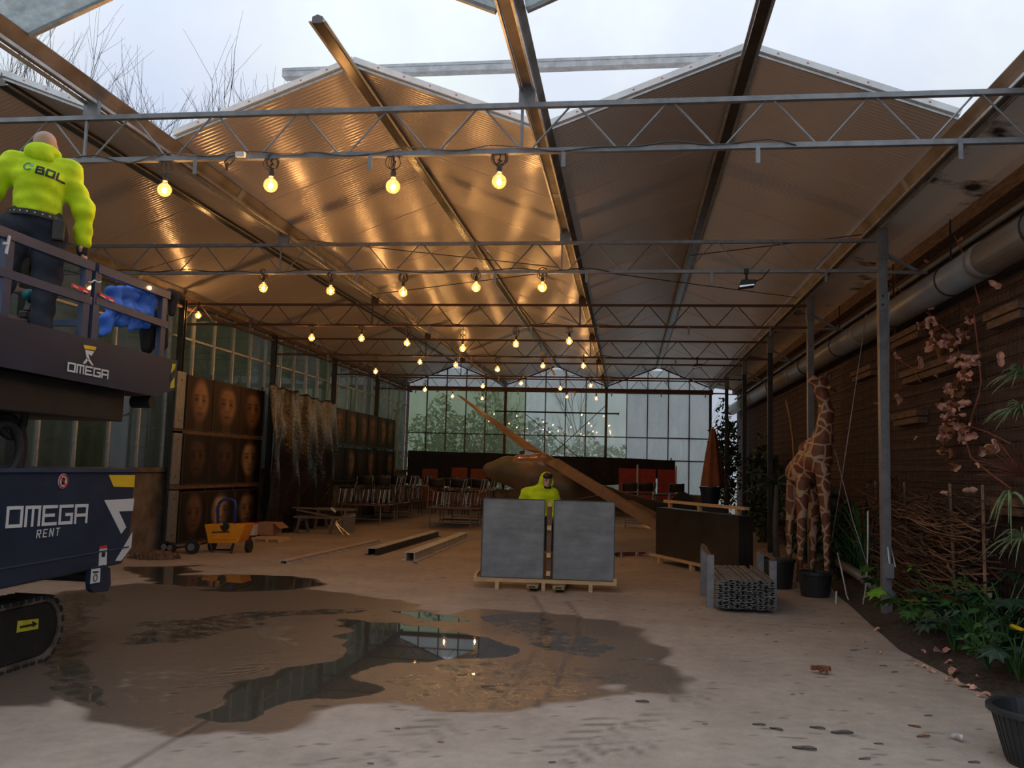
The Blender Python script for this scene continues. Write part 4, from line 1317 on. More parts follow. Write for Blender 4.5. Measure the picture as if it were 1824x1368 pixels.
# ================================================================== second crate of dark panels, turned to the side
A, B = Vector((1.42, 17.35, 0)), Vector((2.68, 14.75, 0))
d2 = (B-A).normalized()
n2_ = Vector((-d2.y, d2.x, 0))
if n2_.y < 0:
    n2_ = -n2_
MAT['darkpanel2'] = M('dark_bronze_sheet', (.030, .026, .022), .3, var=.35, scale=1.5)
cr2 = thing('timber_crate', 'pale timber crate frame around the dark panel stack beside the giraffe', 'crate', (A+B)/2)
for d in (0, .42):
    MB().bar(A-d2*.12+n2_*d+Vector((0, 0, .13)), B+d2*.1+n2_*d+Vector((0, 0, .13)), .09, .045).build('bottom_rail', 'timber', cr2)
    for u in (.08, .5, .93):
        c_ = A+(B-A)*u+n2_*d
        MB().bar(c_, c_+Vector((0, 0, .108)), .07, .09, up=d2).build('foot_block', 'timber', cr2)
MB().bar(A+d2*.15+n2_*.15+Vector((0, 0, 1.18)), B+d2*.05+n2_*.15+Vector((0, 0, 1.18)), .09, .05).build('top_rail', 'timber', cr2)
for u in (.12, .5, .92):
    c_ = A+(B-A)*u+n2_*.15
    MB().bar(c_+Vector((0, 0, 1.065)), c_+Vector((0, 0, 1.155)), .06, .06, up=d2).build('top_block', 'timber', cr2)
for k in range(7):
    a_ = A+n2_*(.03+k*.04)+Vector((0, 0, .155))
    b_ = B+n2_*(.03+k*.04)+Vector((0, 0, .155))
    tag(MB().prism([a_, b_, b_+Vector((0, 0, .9)), a_+Vector((0, 0, .9))], n2_*.035).build('bronze_glass_sheet', 'darkpanel2'),
        'front dark bronze sheet of the stack standing in the timber crate' if k == 0 else 'dark sheet packed behind the front one in the timber crate', 'sheet', None if k == 0 else 'sheets packed in the crate')

# ================================================================== steel stillage with a bundle of aluminium profiles
st = thing('steel_stillage', 'grey steel stillage posts holding the aluminium profile bundle', 'stillage', (2.36, 12.3, 0))
for x, y, h_ in ((1.975, 11.75, .68), (1.985, 12.85, .70), (2.80, 11.95, .62), (2.80, 13.05, .64)):
    MB().prism([(x-.045, y-.04, 0), (x+.045, y-.04, 0), (x+.045, y+.04, 0), (x-.045, y+.04, 0)], (0, 0, h_)).build('upright', 'galv', st)
for x, a_, b_ in ((1.97, 11.72, 12.9), (2.80, 11.9, 13.1)):
    MB().bar((x, a_, .665 if x < 2.5 else .645), (x, b_, .715 if x < 2.5 else .665), .05, .03).build('top_batten', 'oldwood', st)
for y in (11.8, 12.95):
    MB().box((1.98, y-.05, .0), (2.80, y+.05, .05)).build('cross_bearer', 'galv', st)
prA = MB()
w_, h_, L_ = .034, .022, 1.75
prA.prism([(-w_, 0, 0), (w_, 0, 0), (w_, 0, h_), (.012, 0, h_), (.012, 0, h_-.004), (w_-.004, 0, h_-.004), (w_-.004, 0, .004), (-w_+.004, 0, .004), (-w_+.004, 0, h_-.004), (-.012, 0, h_-.004), (-.012, 0, h_), (-w_, 0, h_)], (0, L_, 0))
pr0 = prA.build('aluminium_profile', M('stacked_aluminium', (.34, .33, .32), .4, .4, var=.5, scale=6), local=True)
tag(pr0, 'short aluminium channel in the bundle between the steel stillage posts', 'profile', 'aluminium profiles bundled in the stillage')
first = True
for lay in range(13):
    for k in range(10):
        if lay == 12 and k in (0, 8):
            continue
        o_ = pr0 if first else pr0.copy()
        if not first:
            col.objects.link(o_)
        first = False
        o_.location = (2.068+.0705*k+(.012 if lay % 2 else 0), 11.42+rnd.uniform(-.05, .06), .052+.027*lay+(k/10)*.028*(lay/12))
        o_.rotation_euler = (0, 0, 0)
        if rnd.random() < .4:
            o_.rotation_euler = (0, pi, 0)
            o_.location.z += .022
        if lay >= 12:
            o_['label'], o_['group'] = 'aluminium channel in the top layer of the bundle between the stillage posts', 'top layer of the profile bundle'

# ================================================================== three long profiles on the floor
def floor_profile(a, b, w, h, mat, side, label):
    A, B = at(*a, Z=0), at(*b, Z=0)
    d = (B-A).normalized()
    n = Vector((d.y, -d.x, 0))
    t = thing('roof_profile', label, 'profile', (A+B)/2)
    up = Vector((0, 0, h))
    MB().bar(A+up, B+up, w, .012).build('top_flange', mat, t)
    MB().bar(A+n*w*.35+up*.5, B+n*w*.35+up*.5, .012, h).build('web', side, t)
    MB().bar(A-n*w*.35+up*.5, B-n*w*.35+up*.5, .012, h).build('web', side, t)
    MB().bar(A+n*w*.55+Vector((0, 0, .008)), B+n*w*.55+Vector((0, 0, .008)), w*.4, .012).build('foot_flange', side, t)
    MB().bar(A-n*w*.55+Vector((0, 0, .008)), B-n*w*.55+Vector((0, 0, .008)), w*.4, .012).build('foot_flange', side, t)
MAT['pinkish'] = M('pinkish_aluminium', (.50, .42, .38), .5, .2, var=.15)
floor_profile((505, 1004), (671, 966), .17, .05, 'pinkish', 'alu_floor', 'pale flat profile lying on the floor, leftmost of three')
floor_profile((662, 989), (776, 955), .19, .13, 'alu_floor', 'black', 'profile lying on the floor with bright top and dark sides, middle of three')
floor_profile((730, 999), (826, 960), .22, .15, 'alu_floor', 'alu_floor', 'boxy grey profile lying on the floor, nearest the panels')

# ================================================================== portraits on the left wall
def face_colour(u, v, q):
    r = random.Random(q['seed'])
    bgc, fc = np.array(q['bg']), np.array(q['skin'])
    cx, cy = q.get('cx', .5), q.get('cy', .52)
    rx, ry_ = q.get('rx', .27), q.get('ry', .36)
    x, y = (u-cx)/rx, (v-cy)/ry_
    wid = np.where(y < 0, 1-.35*y**2*0.9, 1-.12*y**2)
    d = np.sqrt((x/np.maximum(wid, .3))**2+y**2)
    f = np.clip((1.1-d)/.42, 0, 1)**1.3
    lit = np.clip(.55+.65*x*q['side']*-1+.15*y, .08, 1.15)
    lit = lit*(1-.25*np.exp(-((y+.05)/.2)**2)*np.exp(-((np.abs(x)-.42)/.2)**2))
    g = lambda cx_, cy_, sx, sy: np.exp(-((x-cx_)/sx)**2-((y-cy_)/sy)**2)
    dark = 1.0*(g(-.40, .08, .20, .07)+g(.40, .08, .20, .07))+.75*(g(-.40, .25, .26, .05)+g(.40, .25, .26, .05))
    dark = dark+.65*g(0, -.27, .20, .045)+.8*g(0, -.50, .28, .04)+.5*g(-.75, -.1, .2, .5)
    nose = .30*g(-.02*q['side'], 0, .09, .25)
    beard = q['beard']*np.clip((-.34-y)/.18, 0, 1)*np.clip(1.1-d, 0, 1)
    neck = np.clip((.19-np.abs(u-cx))/.05, 0, 1)*(v < cy-ry_*.75)*.55
    hair = q['hair']*np.clip((y-.62)/.15, 0, 1)
    lum = np.clip(lit*(1-np.clip(dark, 0, .9))+nose, 0, 1.3)*(1-.75*beard)*(1-.85*hair)
    coat = np.clip((.22-v-.25*np.abs(u-cx))/.1, 0, 1)*.4
    col_ = bgc*(1+.4*(v[..., None]-.3))+f[..., None]*(fc*lum[..., None]-bgc)
    col_ = np.where((f < .2)[..., None], np.maximum(col_, (fc*.28*neck[..., None])), col_)
    return np.clip(col_*(1-coat[..., None]*.4), .002, 1)
m, nt, p = newmat('portrait_print')
ac = node(nt, 'ShaderNodeAttribute', attribute_name='print')
nt.links.new(ac.outputs['Color'], p.inputs['Base Color'])
p.inputs['Roughness'].default_value = .62
p.inputs['Specular IOR Level'].default_value = .25
MAT['portrait'] = m
WXP = -7.72
def portrait(y0, y1, z0, z1, q, label, nu=30, nv=38, thick=.035, X=WXP):
    t = thing('framed_portrait', label, 'portrait', (X, (y0+y1)/2, z0), group='portrait panels on the left wall')
    MB().box((X-thick, y0, z0), (X-.002, y1, z1)).build('backing_board', 'black', t)
    mb = MB().grid(lambda u, v: (X, y0+(y1-y0)*u, z0+(z1-z0)*v), nu, nv)
    o_ = mb.build('print', 'portrait', t, fix=False)
    U, V = np.meshgrid(np.linspace(0, 1, nu+1), np.linspace(0, 1, nv+1))
    c_ = face_colour(U.ravel(), V.ravel(), q)
    ca = o_.data.color_attributes.new('print', 'FLOAT_COLOR', 'POINT')
    ca.data.foreach_set('color', np.concatenate([c_, np.ones((len(c_), 1))], 1).ravel().astype(np.float32))
    if thick > .03:
        for a_, b_ in (((y0, z0), (y1, z0)), ((y0, z1), (y1, z1)), ((y0, z0), (y0, z1)), ((y1, z0), (y1, z1))):
            MB().bar((X, a_[0], a_[1]), (X, b_[0], b_[1]), .012, .012, up=(1, 0, 0)).build('edge', 'rust', t)
    return t
yc = [at(x, 720, X=WXP).y for x in (331, 379, 428, 468)]
yc[3] = yc[2]+(yc[2]-yc[1])
z1a, z1b = at(350, 671, X=WXP).z, at(350, 766, X=WXP).z
z2a, z2b = at(350, 774, X=WXP).z, at(350, 862, X=WXP).z
z3a, z3b = at(350, 876, X=WXP).z, .12
WARM, DK = (.030, .015, .010), (.008, .006, .005)
sk = [(.52, .30, .20), (.50, .27, .16), (.40, .22, .13), (.11, .06, .045), (.10, .05, .038), (.46, .30, .20), (.22, .11, .08), (.55, .38, .28), (.34, .22, .15)]
bd = [.9, .7, .3, .2, .2, .1, .2, .2, .8]
labs = ['portrait of a bearded face, top row nearest the lift', 'portrait of a frowning bearded face, middle of the top row', 'pale faded portrait half hidden by the black sheet, top row',
        'very dark portrait at the left of the middle row', 'very dark portrait in the centre of the middle row', 'half lit portrait beside the black sheet, middle row',
        'reddish dark portrait at the bottom left', 'half lit pale portrait behind the blue handle, bottom row', 'bearded portrait beside the black sheet, bottom row']
k = 0
for (za, zb) in ((z1a, z1b), (z2a, z2b), (z3a, z3b)):
    for c_ in range(3):
        q = dict(seed=k, bg=WARM if k < 3 else DK, skin=sk[k], beard=bd[k], hair=.0 if k in (0, 6) else .8, side=(1 if k in (5, 7, 8) else -.3), cx=.52, cy=.54, rx=.36, ry=.46)
        portrait(yc[c_]+.03, yc[c_+1]-.03, zb, za, q, labs[k], 40, 52)
        k += 1
rk = thing('portrait_rack', 'grey steel rack carrying nine portraits beside the lift', 'rack', (-7.8, yc[0], 0))
for za, zb in ((z1a, z1b), (z2a, z2b), (z3a, z3b)):
    ya = yc[0]-.34
    ep = MB().box((WXP-.05, ya, zb), (WXP-.02, yc[0]-.01, za+.04)).build('end_plate', 'galv', rk)
    for z in (za-.12, zb+.15):
        MB().tube([(WXP-.022, ya+.17, z), (WXP-.014, ya+.17, z)], .018, 10).build('bolt_hole', 'black', ep)
    MB().box((WXP-.06, ya, zb-.09), (WXP-.02, yc[3], zb-.015)).build('shelf_rail', 'oldwood', rk)
for y in (yc[0]-.36, yc[1], yc[2], yc[3]):
    MB().box((WXP-.075, y-.03, 0), (WXP-.055, y+.03, 3.5)).build('rack_post', 'darksteel', rk)
# far group of portraits
yd = np.linspace(at(594, 760, X=WXP).y, at(705, 760, X=WXP).y, 7)
zz = ((at(600, 726, X=WXP).z, at(600, 788, X=WXP).z), (at(600, 796, X=WXP).z, 1.25))
for r_i, (za, zb) in enumerate(zz):
    for c_ in range(6):
        q = dict(seed=20+k, bg=(.035, .035, .028) if r_i == 0 else DK, skin=(.30, .19, .12) if (r_i == 0 or c_ in (1, 3, 5)) else (.06, .035, .03), beard=rnd.choice((.1, .7)), hair=.6, side=rnd.choice((-1, 1, .5)), cx=.5, cy=.52, rx=.36, ry=.46)
        portrait(yd[c_]+.04, yd[c_+1]-.04, zb, za, q, '%s portrait counted from the black sheet, %s row of the far group' % (ORD[c_], ('upper', 'lower')[r_i]), 20, 28, .03)
        k += 1
rk2 = thing('portrait_rack', 'dark rack carrying the far portraits behind the stacked chairs', 'rack', (-7.8, yd[0], 0))
for za, zb in zz:
    MB().box((WXP-.06, yd[0], zb-.07), (WXP-.03, yd[-1], zb-.01)).build('shelf_rail', 'darksteel', rk2)
for y in yd:
    MB().box((WXP-.075, y-.025, 0), (WXP-.045, y+.025, 3.4)).build('rack_post', 'darksteel', rk2)

# ---- black plastic sheet hung between the two groups
MAT['tarp'] = M('black_plastic_sheet', (.006, .005, .005), .27, var=.6, scale=2.5, bump=1.0, bscale=13, c2=(.018, .013, .010))
ta, tb = at(468, 700, X=-7.6).y, at(592, 715, X=-7.6).y
def tarp(u, v):
    y = ta+(tb-ta)*u+.05*sin(9*v+3*u)*v
    z = (3.55-.12*u+.03*sin(40*u)*(1-v))*(1-v)+.02*v
    bulge = .10*sin(u*24+.8*sin(4*v))+.05*sin(u*53+2.2*v)+.035*sin(u*31-13*v)+.02*sin(u*75+21*v)
    return (-7.46+bulge*(.35+.65*v)+.12*sin(pi*v), y, z)
tag(MB().sheet(tarp, 110, 60, -.006).build('plastic_sheet', 'tarp', smooth=True), 'shiny black plastic sheet hanging in folds between the portraits', 'sheet')

# ================================================================== left floor clutter
c0 = at(402, 985, Z=0)
hc = thing('hopper_cart', 'orange hopper cart with a blue tube handle below the portraits', 'cart', c0)
hx, hy = c0.x, c0.y
f = lambda x, y, Y=hy: at(x, y, Y=Y)
fr_ = [f(364, 934), (f(437, 934)), f(424, 967), f(371, 968)]
MB().prism(fr_, (0, .42, 0)).build('hopper', 'orange', hc, bevel=.01)
MB().prism([p_+Vector((0, -.02, 0)) for p_ in (f(378, 951), f(421, 950), f(421, 961), f(377, 961))], (0, .03, 0)).build('front_plate', 'orange', hc, bevel=.004)
MB().bar(f(378, 948)+Vector((0, -.015, 0)), f(409, 947)+Vector((0, -.015, 0)), .02, .018).build('slot', 'black', hc)
MB().tube([f(x, y, hy+.3) for x, y in ((388, 936), (388, 905), (391, 896), (398, 890), (411, 889), (418, 893), (420, 902), (418, 936))], .028, 10).build('handle', 'blue', hc, smooth=True)
MB().tube([f(x, y, hy-.02) for x, y in ((375, 968), (379, 987), (411, 987), (416, 968))], .025, 8).build('front_foot', 'darksteel', hc)
MB().tube([f(x, y, hy+.4) for x, y in ((375, 968), (379, 980), (411, 980), (416, 968))], .025, 8).build('rear_foot', 'darksteel', hc)
for s_ in (364, 430):
    q_ = f(s_, 972)
    MB().tube([(q_.x, hy+.25, .12), (q_.x+.07, hy+.25, .12)], .12, 16).build('wheel', 'blackrub', hc)
c_ = f(400, 938, hy-.03)
MB().tube([c_, c_+Vector((0, .05, 0))], .085, 16).build('filler_cap', 'black', hc)
c_ = f(395, 934, hy-.06)
MB().tube([c_, c_+Vector((0, .02, 0))], .02, 10).build('cap_bolt', 'yellow', hc)
# dolly with wheels
dl = at(318, 984, Z=0)
do = thing('dolly', 'low grey dolly with small wheels left of the orange cart', 'dolly', dl)
MB().bar(at(292, 974, Y=dl.y), at(352, 968, Y=dl.y), .3, .03).build('deck', 'greywood', do)
for px, py, r_ in ((350, 976, .13), (302, 979, .11), (312, 981, .10)):
    c_ = at(px, py, Y=dl.y)
    c_.z = r_
    MB().tube([c_+Vector((0, -.2, 0)), c_+Vector((0, -.13, 0))], r_, 18).build('wheel', 'blackrub', do)
    MB().tube([c_+Vector((0, -.215, 0)), c_+Vector((0, -.2, 0))], r_*.5, 14).build('hub', 'galv', do)
# dirt heap
c_ = at(276, 994, Z=0)
def heap(P):
    q_ = (P-np.array((c_.x, c_.y, 0)))/np.array((.42, .33, .13))
    return (np.linalg.norm(q_, axis=-1)-1)*.1+.012*np.sin(P[..., 0]*37)*np.sin(P[..., 1]*31)+.008*np.sin(P[..., 0]*80+P[..., 1]*60)
o_ = tag(organic('dirt_heap', heap, (c_.x-.46, c_.y-.37, -.02), (c_.x+.46, c_.y+.37, .16), .02, 'dirt'), 'small heap of reddish dirt on the floor beside the lift', 'dirt')
# boxes
b0 = at(470, 960, Z=0)
bx = thing('cardboard_box', 'open brown cardboard box right of the orange cart', 'box', (b0.x, b0.y, 0))
f = lambda x, y, Y=b0.y: at(x, y, Y=Y)
lo, hi_ = f(452, 960), f(487, 932)
MB().box((lo.x, b0.y, .09), (hi_.x, b0.y+.5, hi_.z)).build('carton', 'cardboard', bx)
MB().prism([(hi_.x, b0.y, hi_.z), (hi_.x, b0.y+.5, hi_.z), (hi_.x+.16, b0.y+.5, hi_.z-.12), (hi_.x+.16, b0.y, hi_.z-.12)], (0, 0, .006)).build('flap', 'cardboard', bx)
lo, hi_ = f(432, 953, b0.y-.25), f(453, 932, b0.y-.25)
pk = tag(MB().box((lo.x, b0.y-.25, lo.z), (hi_.x, b0.y-.03, hi_.z)).build('carton_pack', 'white'), 'white carton with a red top edge beside the cardboard box', 'carton')
MB().box((lo.x-.003, b0.y-.253, hi_.z-.025), (hi_.x+.003, b0.y-.027, hi_.z+.002)).build('red_band', 'red', pk)
lo2 = lo
stn = thing('step_stool', 'low black crate under the white carton', 'crate', (lo2.x+.1, b0.y-.15, 0))
MB().box((lo2.x-.03, b0.y-.28, 0), (hi_.x+.05, b0.y-.0, lo2.z)).build('shell', 'black', stn, bevel=.01)
MB().box((lo2.x+.02, b0.y-.285, lo2.z*.6), (hi_.x, b0.y-.27, lo2.z*.8)).build('hand_slot', 'darksteel', stn)
sp = at(490, 966, Z=0)
pp = thing('small_pallet', 'small pale pallet under the cardboard box', 'pallet', sp)
for y in (0, .22, .45):
    MB().box((sp.x-.55, sp.y+y, .055), (sp.x+.12, sp.y+y+.09, .085)).build('deck_board', 'timber', pp)
for x in (-.52, -.22, .06):
    MB().box((sp.x+x, sp.y, 0), (sp.x+x+.06, sp.y+.54, .055)).build('bearer', 'timber', pp)
# grey benches with planks
def bench(x0, x1, y0, y1, z, label, tilt=0):
    t = thing('wooden_bench', label, 'bench', ((x0+x1)/2, (y0+y1)/2, 0))
    n = 3
    for k in range(n):
        ya = y0+(y1-y0)*k/n
        MB().box((x0, ya, z-.045), (x1, ya+(y1-y0)/n-.015, z)).build('plank', 'greywood', t)
    for x in (x0+.15, x1-.15):
        MB().bar((x-.08, y0+.06, 0), (x, y0+.06, z-.045), .05, .09, up=(0, 1, 0)).build('leg', 'greywood', t)
        MB().bar((x+.08, y1-.06, 0), (x, y1-.06, z-.045), .05, .09, up=(0, 1, 0)).build('leg', 'greywood', t)
        MB().box((x-.04, y0+.03, z-.12), (x+.04, y1-.03, z-.045)).build('bearer', 'greywood', t)
bench(-7.25, -6.1, 20.6, 21.1, .42, 'grey weathered bench in front of the black sheet')
bench(-7.3, -6.25, 22.0, 22.6, .55, 'grey weathered bench behind the front bench')
for k, (a_, b_, lab) in enumerate((((503, 903), (583, 907), 'upper grey plank resting on the benches'), ((530, 908), (585, 919), 'short grey plank below the upper one on the benches'))):
    pa, pb = at(*a_, Y=20.85-.1*k), at(*b_, Y=20.85-.1*k)
    tag(MB().bar(pa, pb, .2, .03).build('plank', 'greywood'), lab, 'plank')

# ================================================================== chairs and tables
def make_chair(name, label, group):
    t = thing(name, label, 'chair', group=group)
    for s in (-1, 1):
        x = s*.23
        MB().tube([(x, .20, .44), (x, .25, .012), (x*.98, .16, .012), (x*.98, -.20, .012), (x, -.25, .03), (x, -.20, .44)], .012, 6).build('leg', 'chrome', t, local=True)
        MB().tube([(x, -.20, .44), (x, -.26, .62), (x, -.29, .80)], .011, 6).build('back_tube', 'chrome', t, local=True)
    MB().tube([(-.23, .1, .43), (.23, .1, .43)], .011, 6).build('stretcher', 'chrome', t, local=True)
    MB().sheet(lambda u, v: (-.23+.46*u, -.21+.45*v, .445+.03*(2*u-1)**2-.03*v**3), 6, 6, .014).build('seat', 'black', t, smooth=True, local=True)
    MB().sheet(lambda u, v: (-.22+.44*u, -.255-.05*v+.05*(2*u-1)**2, .56+.26*v), 6, 4, .012).build('backrest', 'black', t, smooth=True, local=True)
    return t
def table(x0, x1, y0, y1, z, label):
    t = thing('folding_table', label, 'table', ((x0+x1)/2, (y0+y1)/2, 0))
    r = .06
    MB().prism([(x0+r, y0, z-.035), (x1-r, y0, z-.035), (x1, y0+r, z-.035), (x1, y1-r, z-.035), (x1-r, y1, z-.035), (x0+r, y1, z-.035), (x0, y1-r, z-.035), (x0, y0+r, z-.035)], (0, 0, .035)).build('tabletop', 'tabletop', t)
    for y in (y0+.12, y1-.12):
        for x in (x0+.12, x1-.12):
            MB().tube([(x, y, 0), (x, y, z-.035)], .018, 8).build('leg', 'galv', t)
        MB().tube([(x0+.12, y, .16), (x1-.12, y, .16)], .014, 8).build('stretcher', 'galv', t)
    return t
TZ = .58
table(-7.45, -6.05, 24.35, 26.1, TZ, 'low folding table covered in stacked chairs, nearest of the left row')
table(-7.45, -6.05, 26.2, 27.9, TZ, 'low folding table in the middle of the left row')
table(-7.45, -6.05, 28.0, 29.8, TZ, 'low folding table farthest back in the left row')
table(-4.75, -3.35, 24.0, 25.6, TZ, 'low folding table with chairs just left of the panels')
table(-4.75, -3.35, 25.8, 27.4, TZ, 'low folding table behind the one left of the panels')
table(.7, 2.6, 27.2, 28.6, TZ, 'low table with chairs behind the glider wing')
TBL = [('on the nearest low table of the left row', 'chairs on the nearest left table'), ('on the middle low table of the left row', 'chairs on the middle left table'), ('on the farthest low table of the left row', 'chairs on the farthest left table'), ('on the low table just left of the panels', 'chairs on the table left of the panels'), ('on the low table behind that', 'chairs on the table behind'), ('on the low table behind the glider wing', 'chairs behind the glider wing')]
lab = 'black chair with chrome sled legs'
proto = make_chair('stacking_chair', lab, 'chairs stored on the low tables')
spots = []
for x in (-7.15, -6.62, -6.12):
    for k in range(9):
        y = 24.65+.58*k
        if y < 29.6:
            spots.append((x-.02+.09*0, y))
for x in (-4.45, -3.95, -3.45):
    for k in range(5):
        y = 24.3+.62*k
        if y < 27.3:
            spots.append((x, y))
for x in (.95, 1.45, 1.95, 2.42):
    for y in (27.5, 28.2):
        spots.append((x, y))
for k, (x, y) in enumerate(spots):
    rz = pi/2*rnd.choice((1, 1, -1))*0+rnd.uniform(-.06, .06)+(0 if k % 2 else 0)
    x = min(max(x, -7.2), 2.36)
    ti = (0 if y < 26.1 else 1 if y < 27.9 else 2) if x < -5 else ((3 if y < 25.7 else 4) if x < 0 else 5)
    cl, cg = 'black chair with chrome sled legs '+TBL[ti][0], TBL[ti][1]
    if k == 0:
        proto.location = (x, y, TZ+.001)
        proto['label'], proto['group'] = cl, cg
        proto.rotation_euler = (0, 0, rz+pi/2)
    else:
        copy_thing(proto, (x, y, TZ+.001), (0, 0, rz+(pi/2 if k % 3 else 0)), cl, cg)
# the chair that has fallen over
fc = thing('fallen_chair', 'grey chair with bent tube legs tipped over by the benches', 'chair', at(613, 955, Z=0))
f = lambda x, y, Y=20.3: at(x, y, Y=Y)
MB().prism([f(610, 917), f(631, 914), f(628, 949), f(612, 950)], (.03, .04, 0)).build('seat', 'greywood', fc, bevel=.01)
MB().tube([f(634, 918), f(612, 922), f(598, 928), f(603, 936), f(622, 953)], .016, 8).build('leg', 'chrome', fc)
MB().tube([f(632, 921, 20.6), f(606, 926, 20.6), f(597, 932, 20.6), f(612, 955, 20.6)], .016, 8).build('leg', 'chrome', fc)
MB().tube([f(590, 905, 20.5), f(598, 912, 20.5)], .03, 8).build('foot_cap', 'white', fc)

# ================================================================== glider
MAT['camo'] = M('brown_olive_paint', (.070, .072, .045), .5, scale=1.1, c2=(.14, .090, .060), lo=.42, hi=.6, detail=4)
MAT['wingpaint'] = M('worn_brown_wing_paint', (.13, .085, .055), .6, scale=3.2, c2=(.22, .13, .08), detail=6)
gd = thing('glider', 'brown and olive glider banked over, behind the panels', 'aircraft', (-.8, 21, 0))
g_ = lambda x, y, Y=21.0: np.array(at(x, y, Y=Y))
fus = [(g_(874, 838), g_(905, 838), .20, .30), (g_(905, 838), g_(950, 850), .32, .44), (g_(950, 850), g_(1010, 868), .46, .42), (g_(1010, 868, 21), g_(1080, 890, 21.6), .42, .28), (g_(1080, 890, 21.6), g_(1190, 905, 22.6), .28, .12)]
body_of('fuselage', fus, 'camo', gd, step=.035, k=.2)
cnp = [(g_(925, 826, 20.9), g_(965, 828, 20.9), .22, .28), (g_(965, 828, 20.9), g_(1000, 846, 20.9), .28, .22)]
body_of('canopy', cnp, M('brown_canopy', (.22, .13, .09), .18, var=.15, coat=.4), gd, step=.03, k=.1)
def wing(LE0, TE0, LE1, TE1, th0, th1, name):
    LE0, TE0, LE1, TE1 = [Vector(q) for q in (LE0, TE0, LE1, TE1)]
    prof = [(0, 0), (.08, .55), (.28, 1), (.6, .7), (1, .05), (.6, -.25), (.28, -.45), (.08, -.35)]
    mb = MB()
    N = 14
    sp_ = (LE1-LE0).normalized()
    for i in range(N+1):
        u = i/N
        a_, b_ = LE0.lerp(LE1, u), TE0.lerp(TE1, u)
        nn = (b_-a_).cross(sp_).normalized()
        if nn.z < 0:
            nn = -nn
        th = th0+(th1-th0)*u
        mb.v += [tuple(a_.lerp(b_, c_)+nn*h_*th) for c_, h_ in prof]
    k_ = len(prof)
    for i in range(N):
        for j in range(k_):
            mb.f.append((i*k_+j, i*k_+(j+1) % k_, (i+1)*k_+(j+1) % k_, (i+1)*k_+j))
    mb.f += [tuple(range(k_)), tuple(N*k_+j for j in range(k_))]
    return mb.build(name, 'wingpaint', gd)
wing(g_(975, 812, 21.0), g_(932, 800, 21.2), g_(826, 709, 25), g_(813, 703, 25.2), .06, .02, 'far_wing')
wn_ = wing(g_(996, 818, 20.5), g_(972, 825, 20.5), g_(1182, 930, 18.1), g_(1166, 945, 18.1), .055, .045, 'near_wing')
MB().bar(Vector(g_(930, 803, 21.6)), Vector(g_(930, 820, 21.6)), .06, .12).build('wing_strut', 'black', gd)
MB().bar(Vector(g_(1120, 893, 20.4)), Vector(g_(1172, 920, 19.6)), .25, .05).build('tail_plane', 'wingpaint', gd)
MB().tube([Vector(g_(1010, 892)), Vector(g_(1080, 880, 20.0))], .012, 6).build('brace_wire', 'galv', gd)
for dx in (-.5, .6):
    MB().bar((-.75+dx, 21, 0), (-.75+dx*.5, 21, 1.25), .08, .08).build('stand_leg', 'black', gd)
MB().box((-1.5, 20.6, 0), (.1, 21.4, .05)).build('stand_base', 'black', gd)
fl = thing('floor_spotlight', 'small warm spotlight on the floor under the glider wing', 'lamp', at(1158, 938, Z=.0))
q = at(1158, 938, Z=.0)
MB().box((q.x-.08, q.y-.05, 0), (q.x+.08, q.y+.05, .05)).build('housing', 'black', fl)
MB().tube([(q.x, q.y-.055, .06), (q.x, q.y+.05, .075)], .05, 12).build('lens', 'ledlens', fl)

# ================================================================== back of the hall
def ban(u, v):
    x = -7.75+10.4*u
    z = 2.33-.12*u-(1.1-.55*max(0, (u-.7)/.3)**1.5)*v-.04*sin(u*14)*(1-v)*.3
    return (x, 33.5+.05*sin(u*46)*v+.03*sin(u*90), z)
bb = thing('black_banner', 'long black cloth stretched across the foot of the back glass wall', 'cloth', (-2.5, 33.5, 0))
MB().sheet(ban, 120, 8, .01).build('cloth', 'darkcloth', bb, smooth=True)
for x_ in (-7.7, -4.3, -.9, 2.5):
    MB().tube([(x_, 33.6, 0), (x_, 33.6, 2.3)], .025, 8).build('pole', 'darksteel', bb)
rp = thing('red_partition', 'red upholstered partition with white posts under the black cloth', 'partition', (.9, 33.2, 0))
for k in range(2, 5):
    MB().box((-.9+.72*k, 33.15, .7), (-.9+.72*k+.66, 33.25, 1.85)).build('red_panel', 'redpanel', rp)
for x in (1.23, 2.67):
    MB().box((x-.03, 33.1, 0), (x+.03, 33.16, 2.0)).build('post', 'white', rp)
for k, (px, py) in enumerate(((765, 842), (818, 840), (852, 842))):
    c_ = at(px, py, Y=31.6)
    t = thing('orange_armchair', '%s orange-backed seat in the dark under the black cloth' % ('leftmost', 'middle', 'rightmost')[k], 'chair', (c_.x, 31.6, 0))
    MB().box((c_.x-.3, 31.6, .45), (c_.x+.3, 31.72, c_.z+.14)).build('backrest', 'orangecloth', t, bevel=.04)
    MB().box((c_.x-.3, 31.1, .4), (c_.x+.3, 31.62, .55)).build('seat', 'orangecloth', t, bevel=.04)
    for sx in (-.25, .25):
        for sy in (31.15, 31.65):
            MB().tube([(c_.x+sx, sy, 0), (c_.x+sx, sy, .42)], .02, 8).build('leg', 'darksteel', t)
pz = thing('closed_parasol', 'folded rust brown parasol near the back right corner', 'parasol', (3.15, 24, 0))
def para(u, v):
    a = 2*pi*u
    r = (.05+.24*v**.8)*(1+.13*cos(6*a))
    return (3.15+r*cos(a), 24+r*sin(a), 2.95-1.55*v)
MB().grid(para, 36, 14).build('canopy', 'parasol', pz, smooth=True)
MB().tube([(3.15, 24, 0), (3.15, 24, 3.0)], .025, 8).build('pole', 'oldwood', pz)
MB().lathe([(.32, 0), (.32, .06), (.1, .1), (.05, .25)], 20, (3.15, 24, 0)).build('base', 'concrete', pz)
c_ = at(1266, 884, Y=21.5)
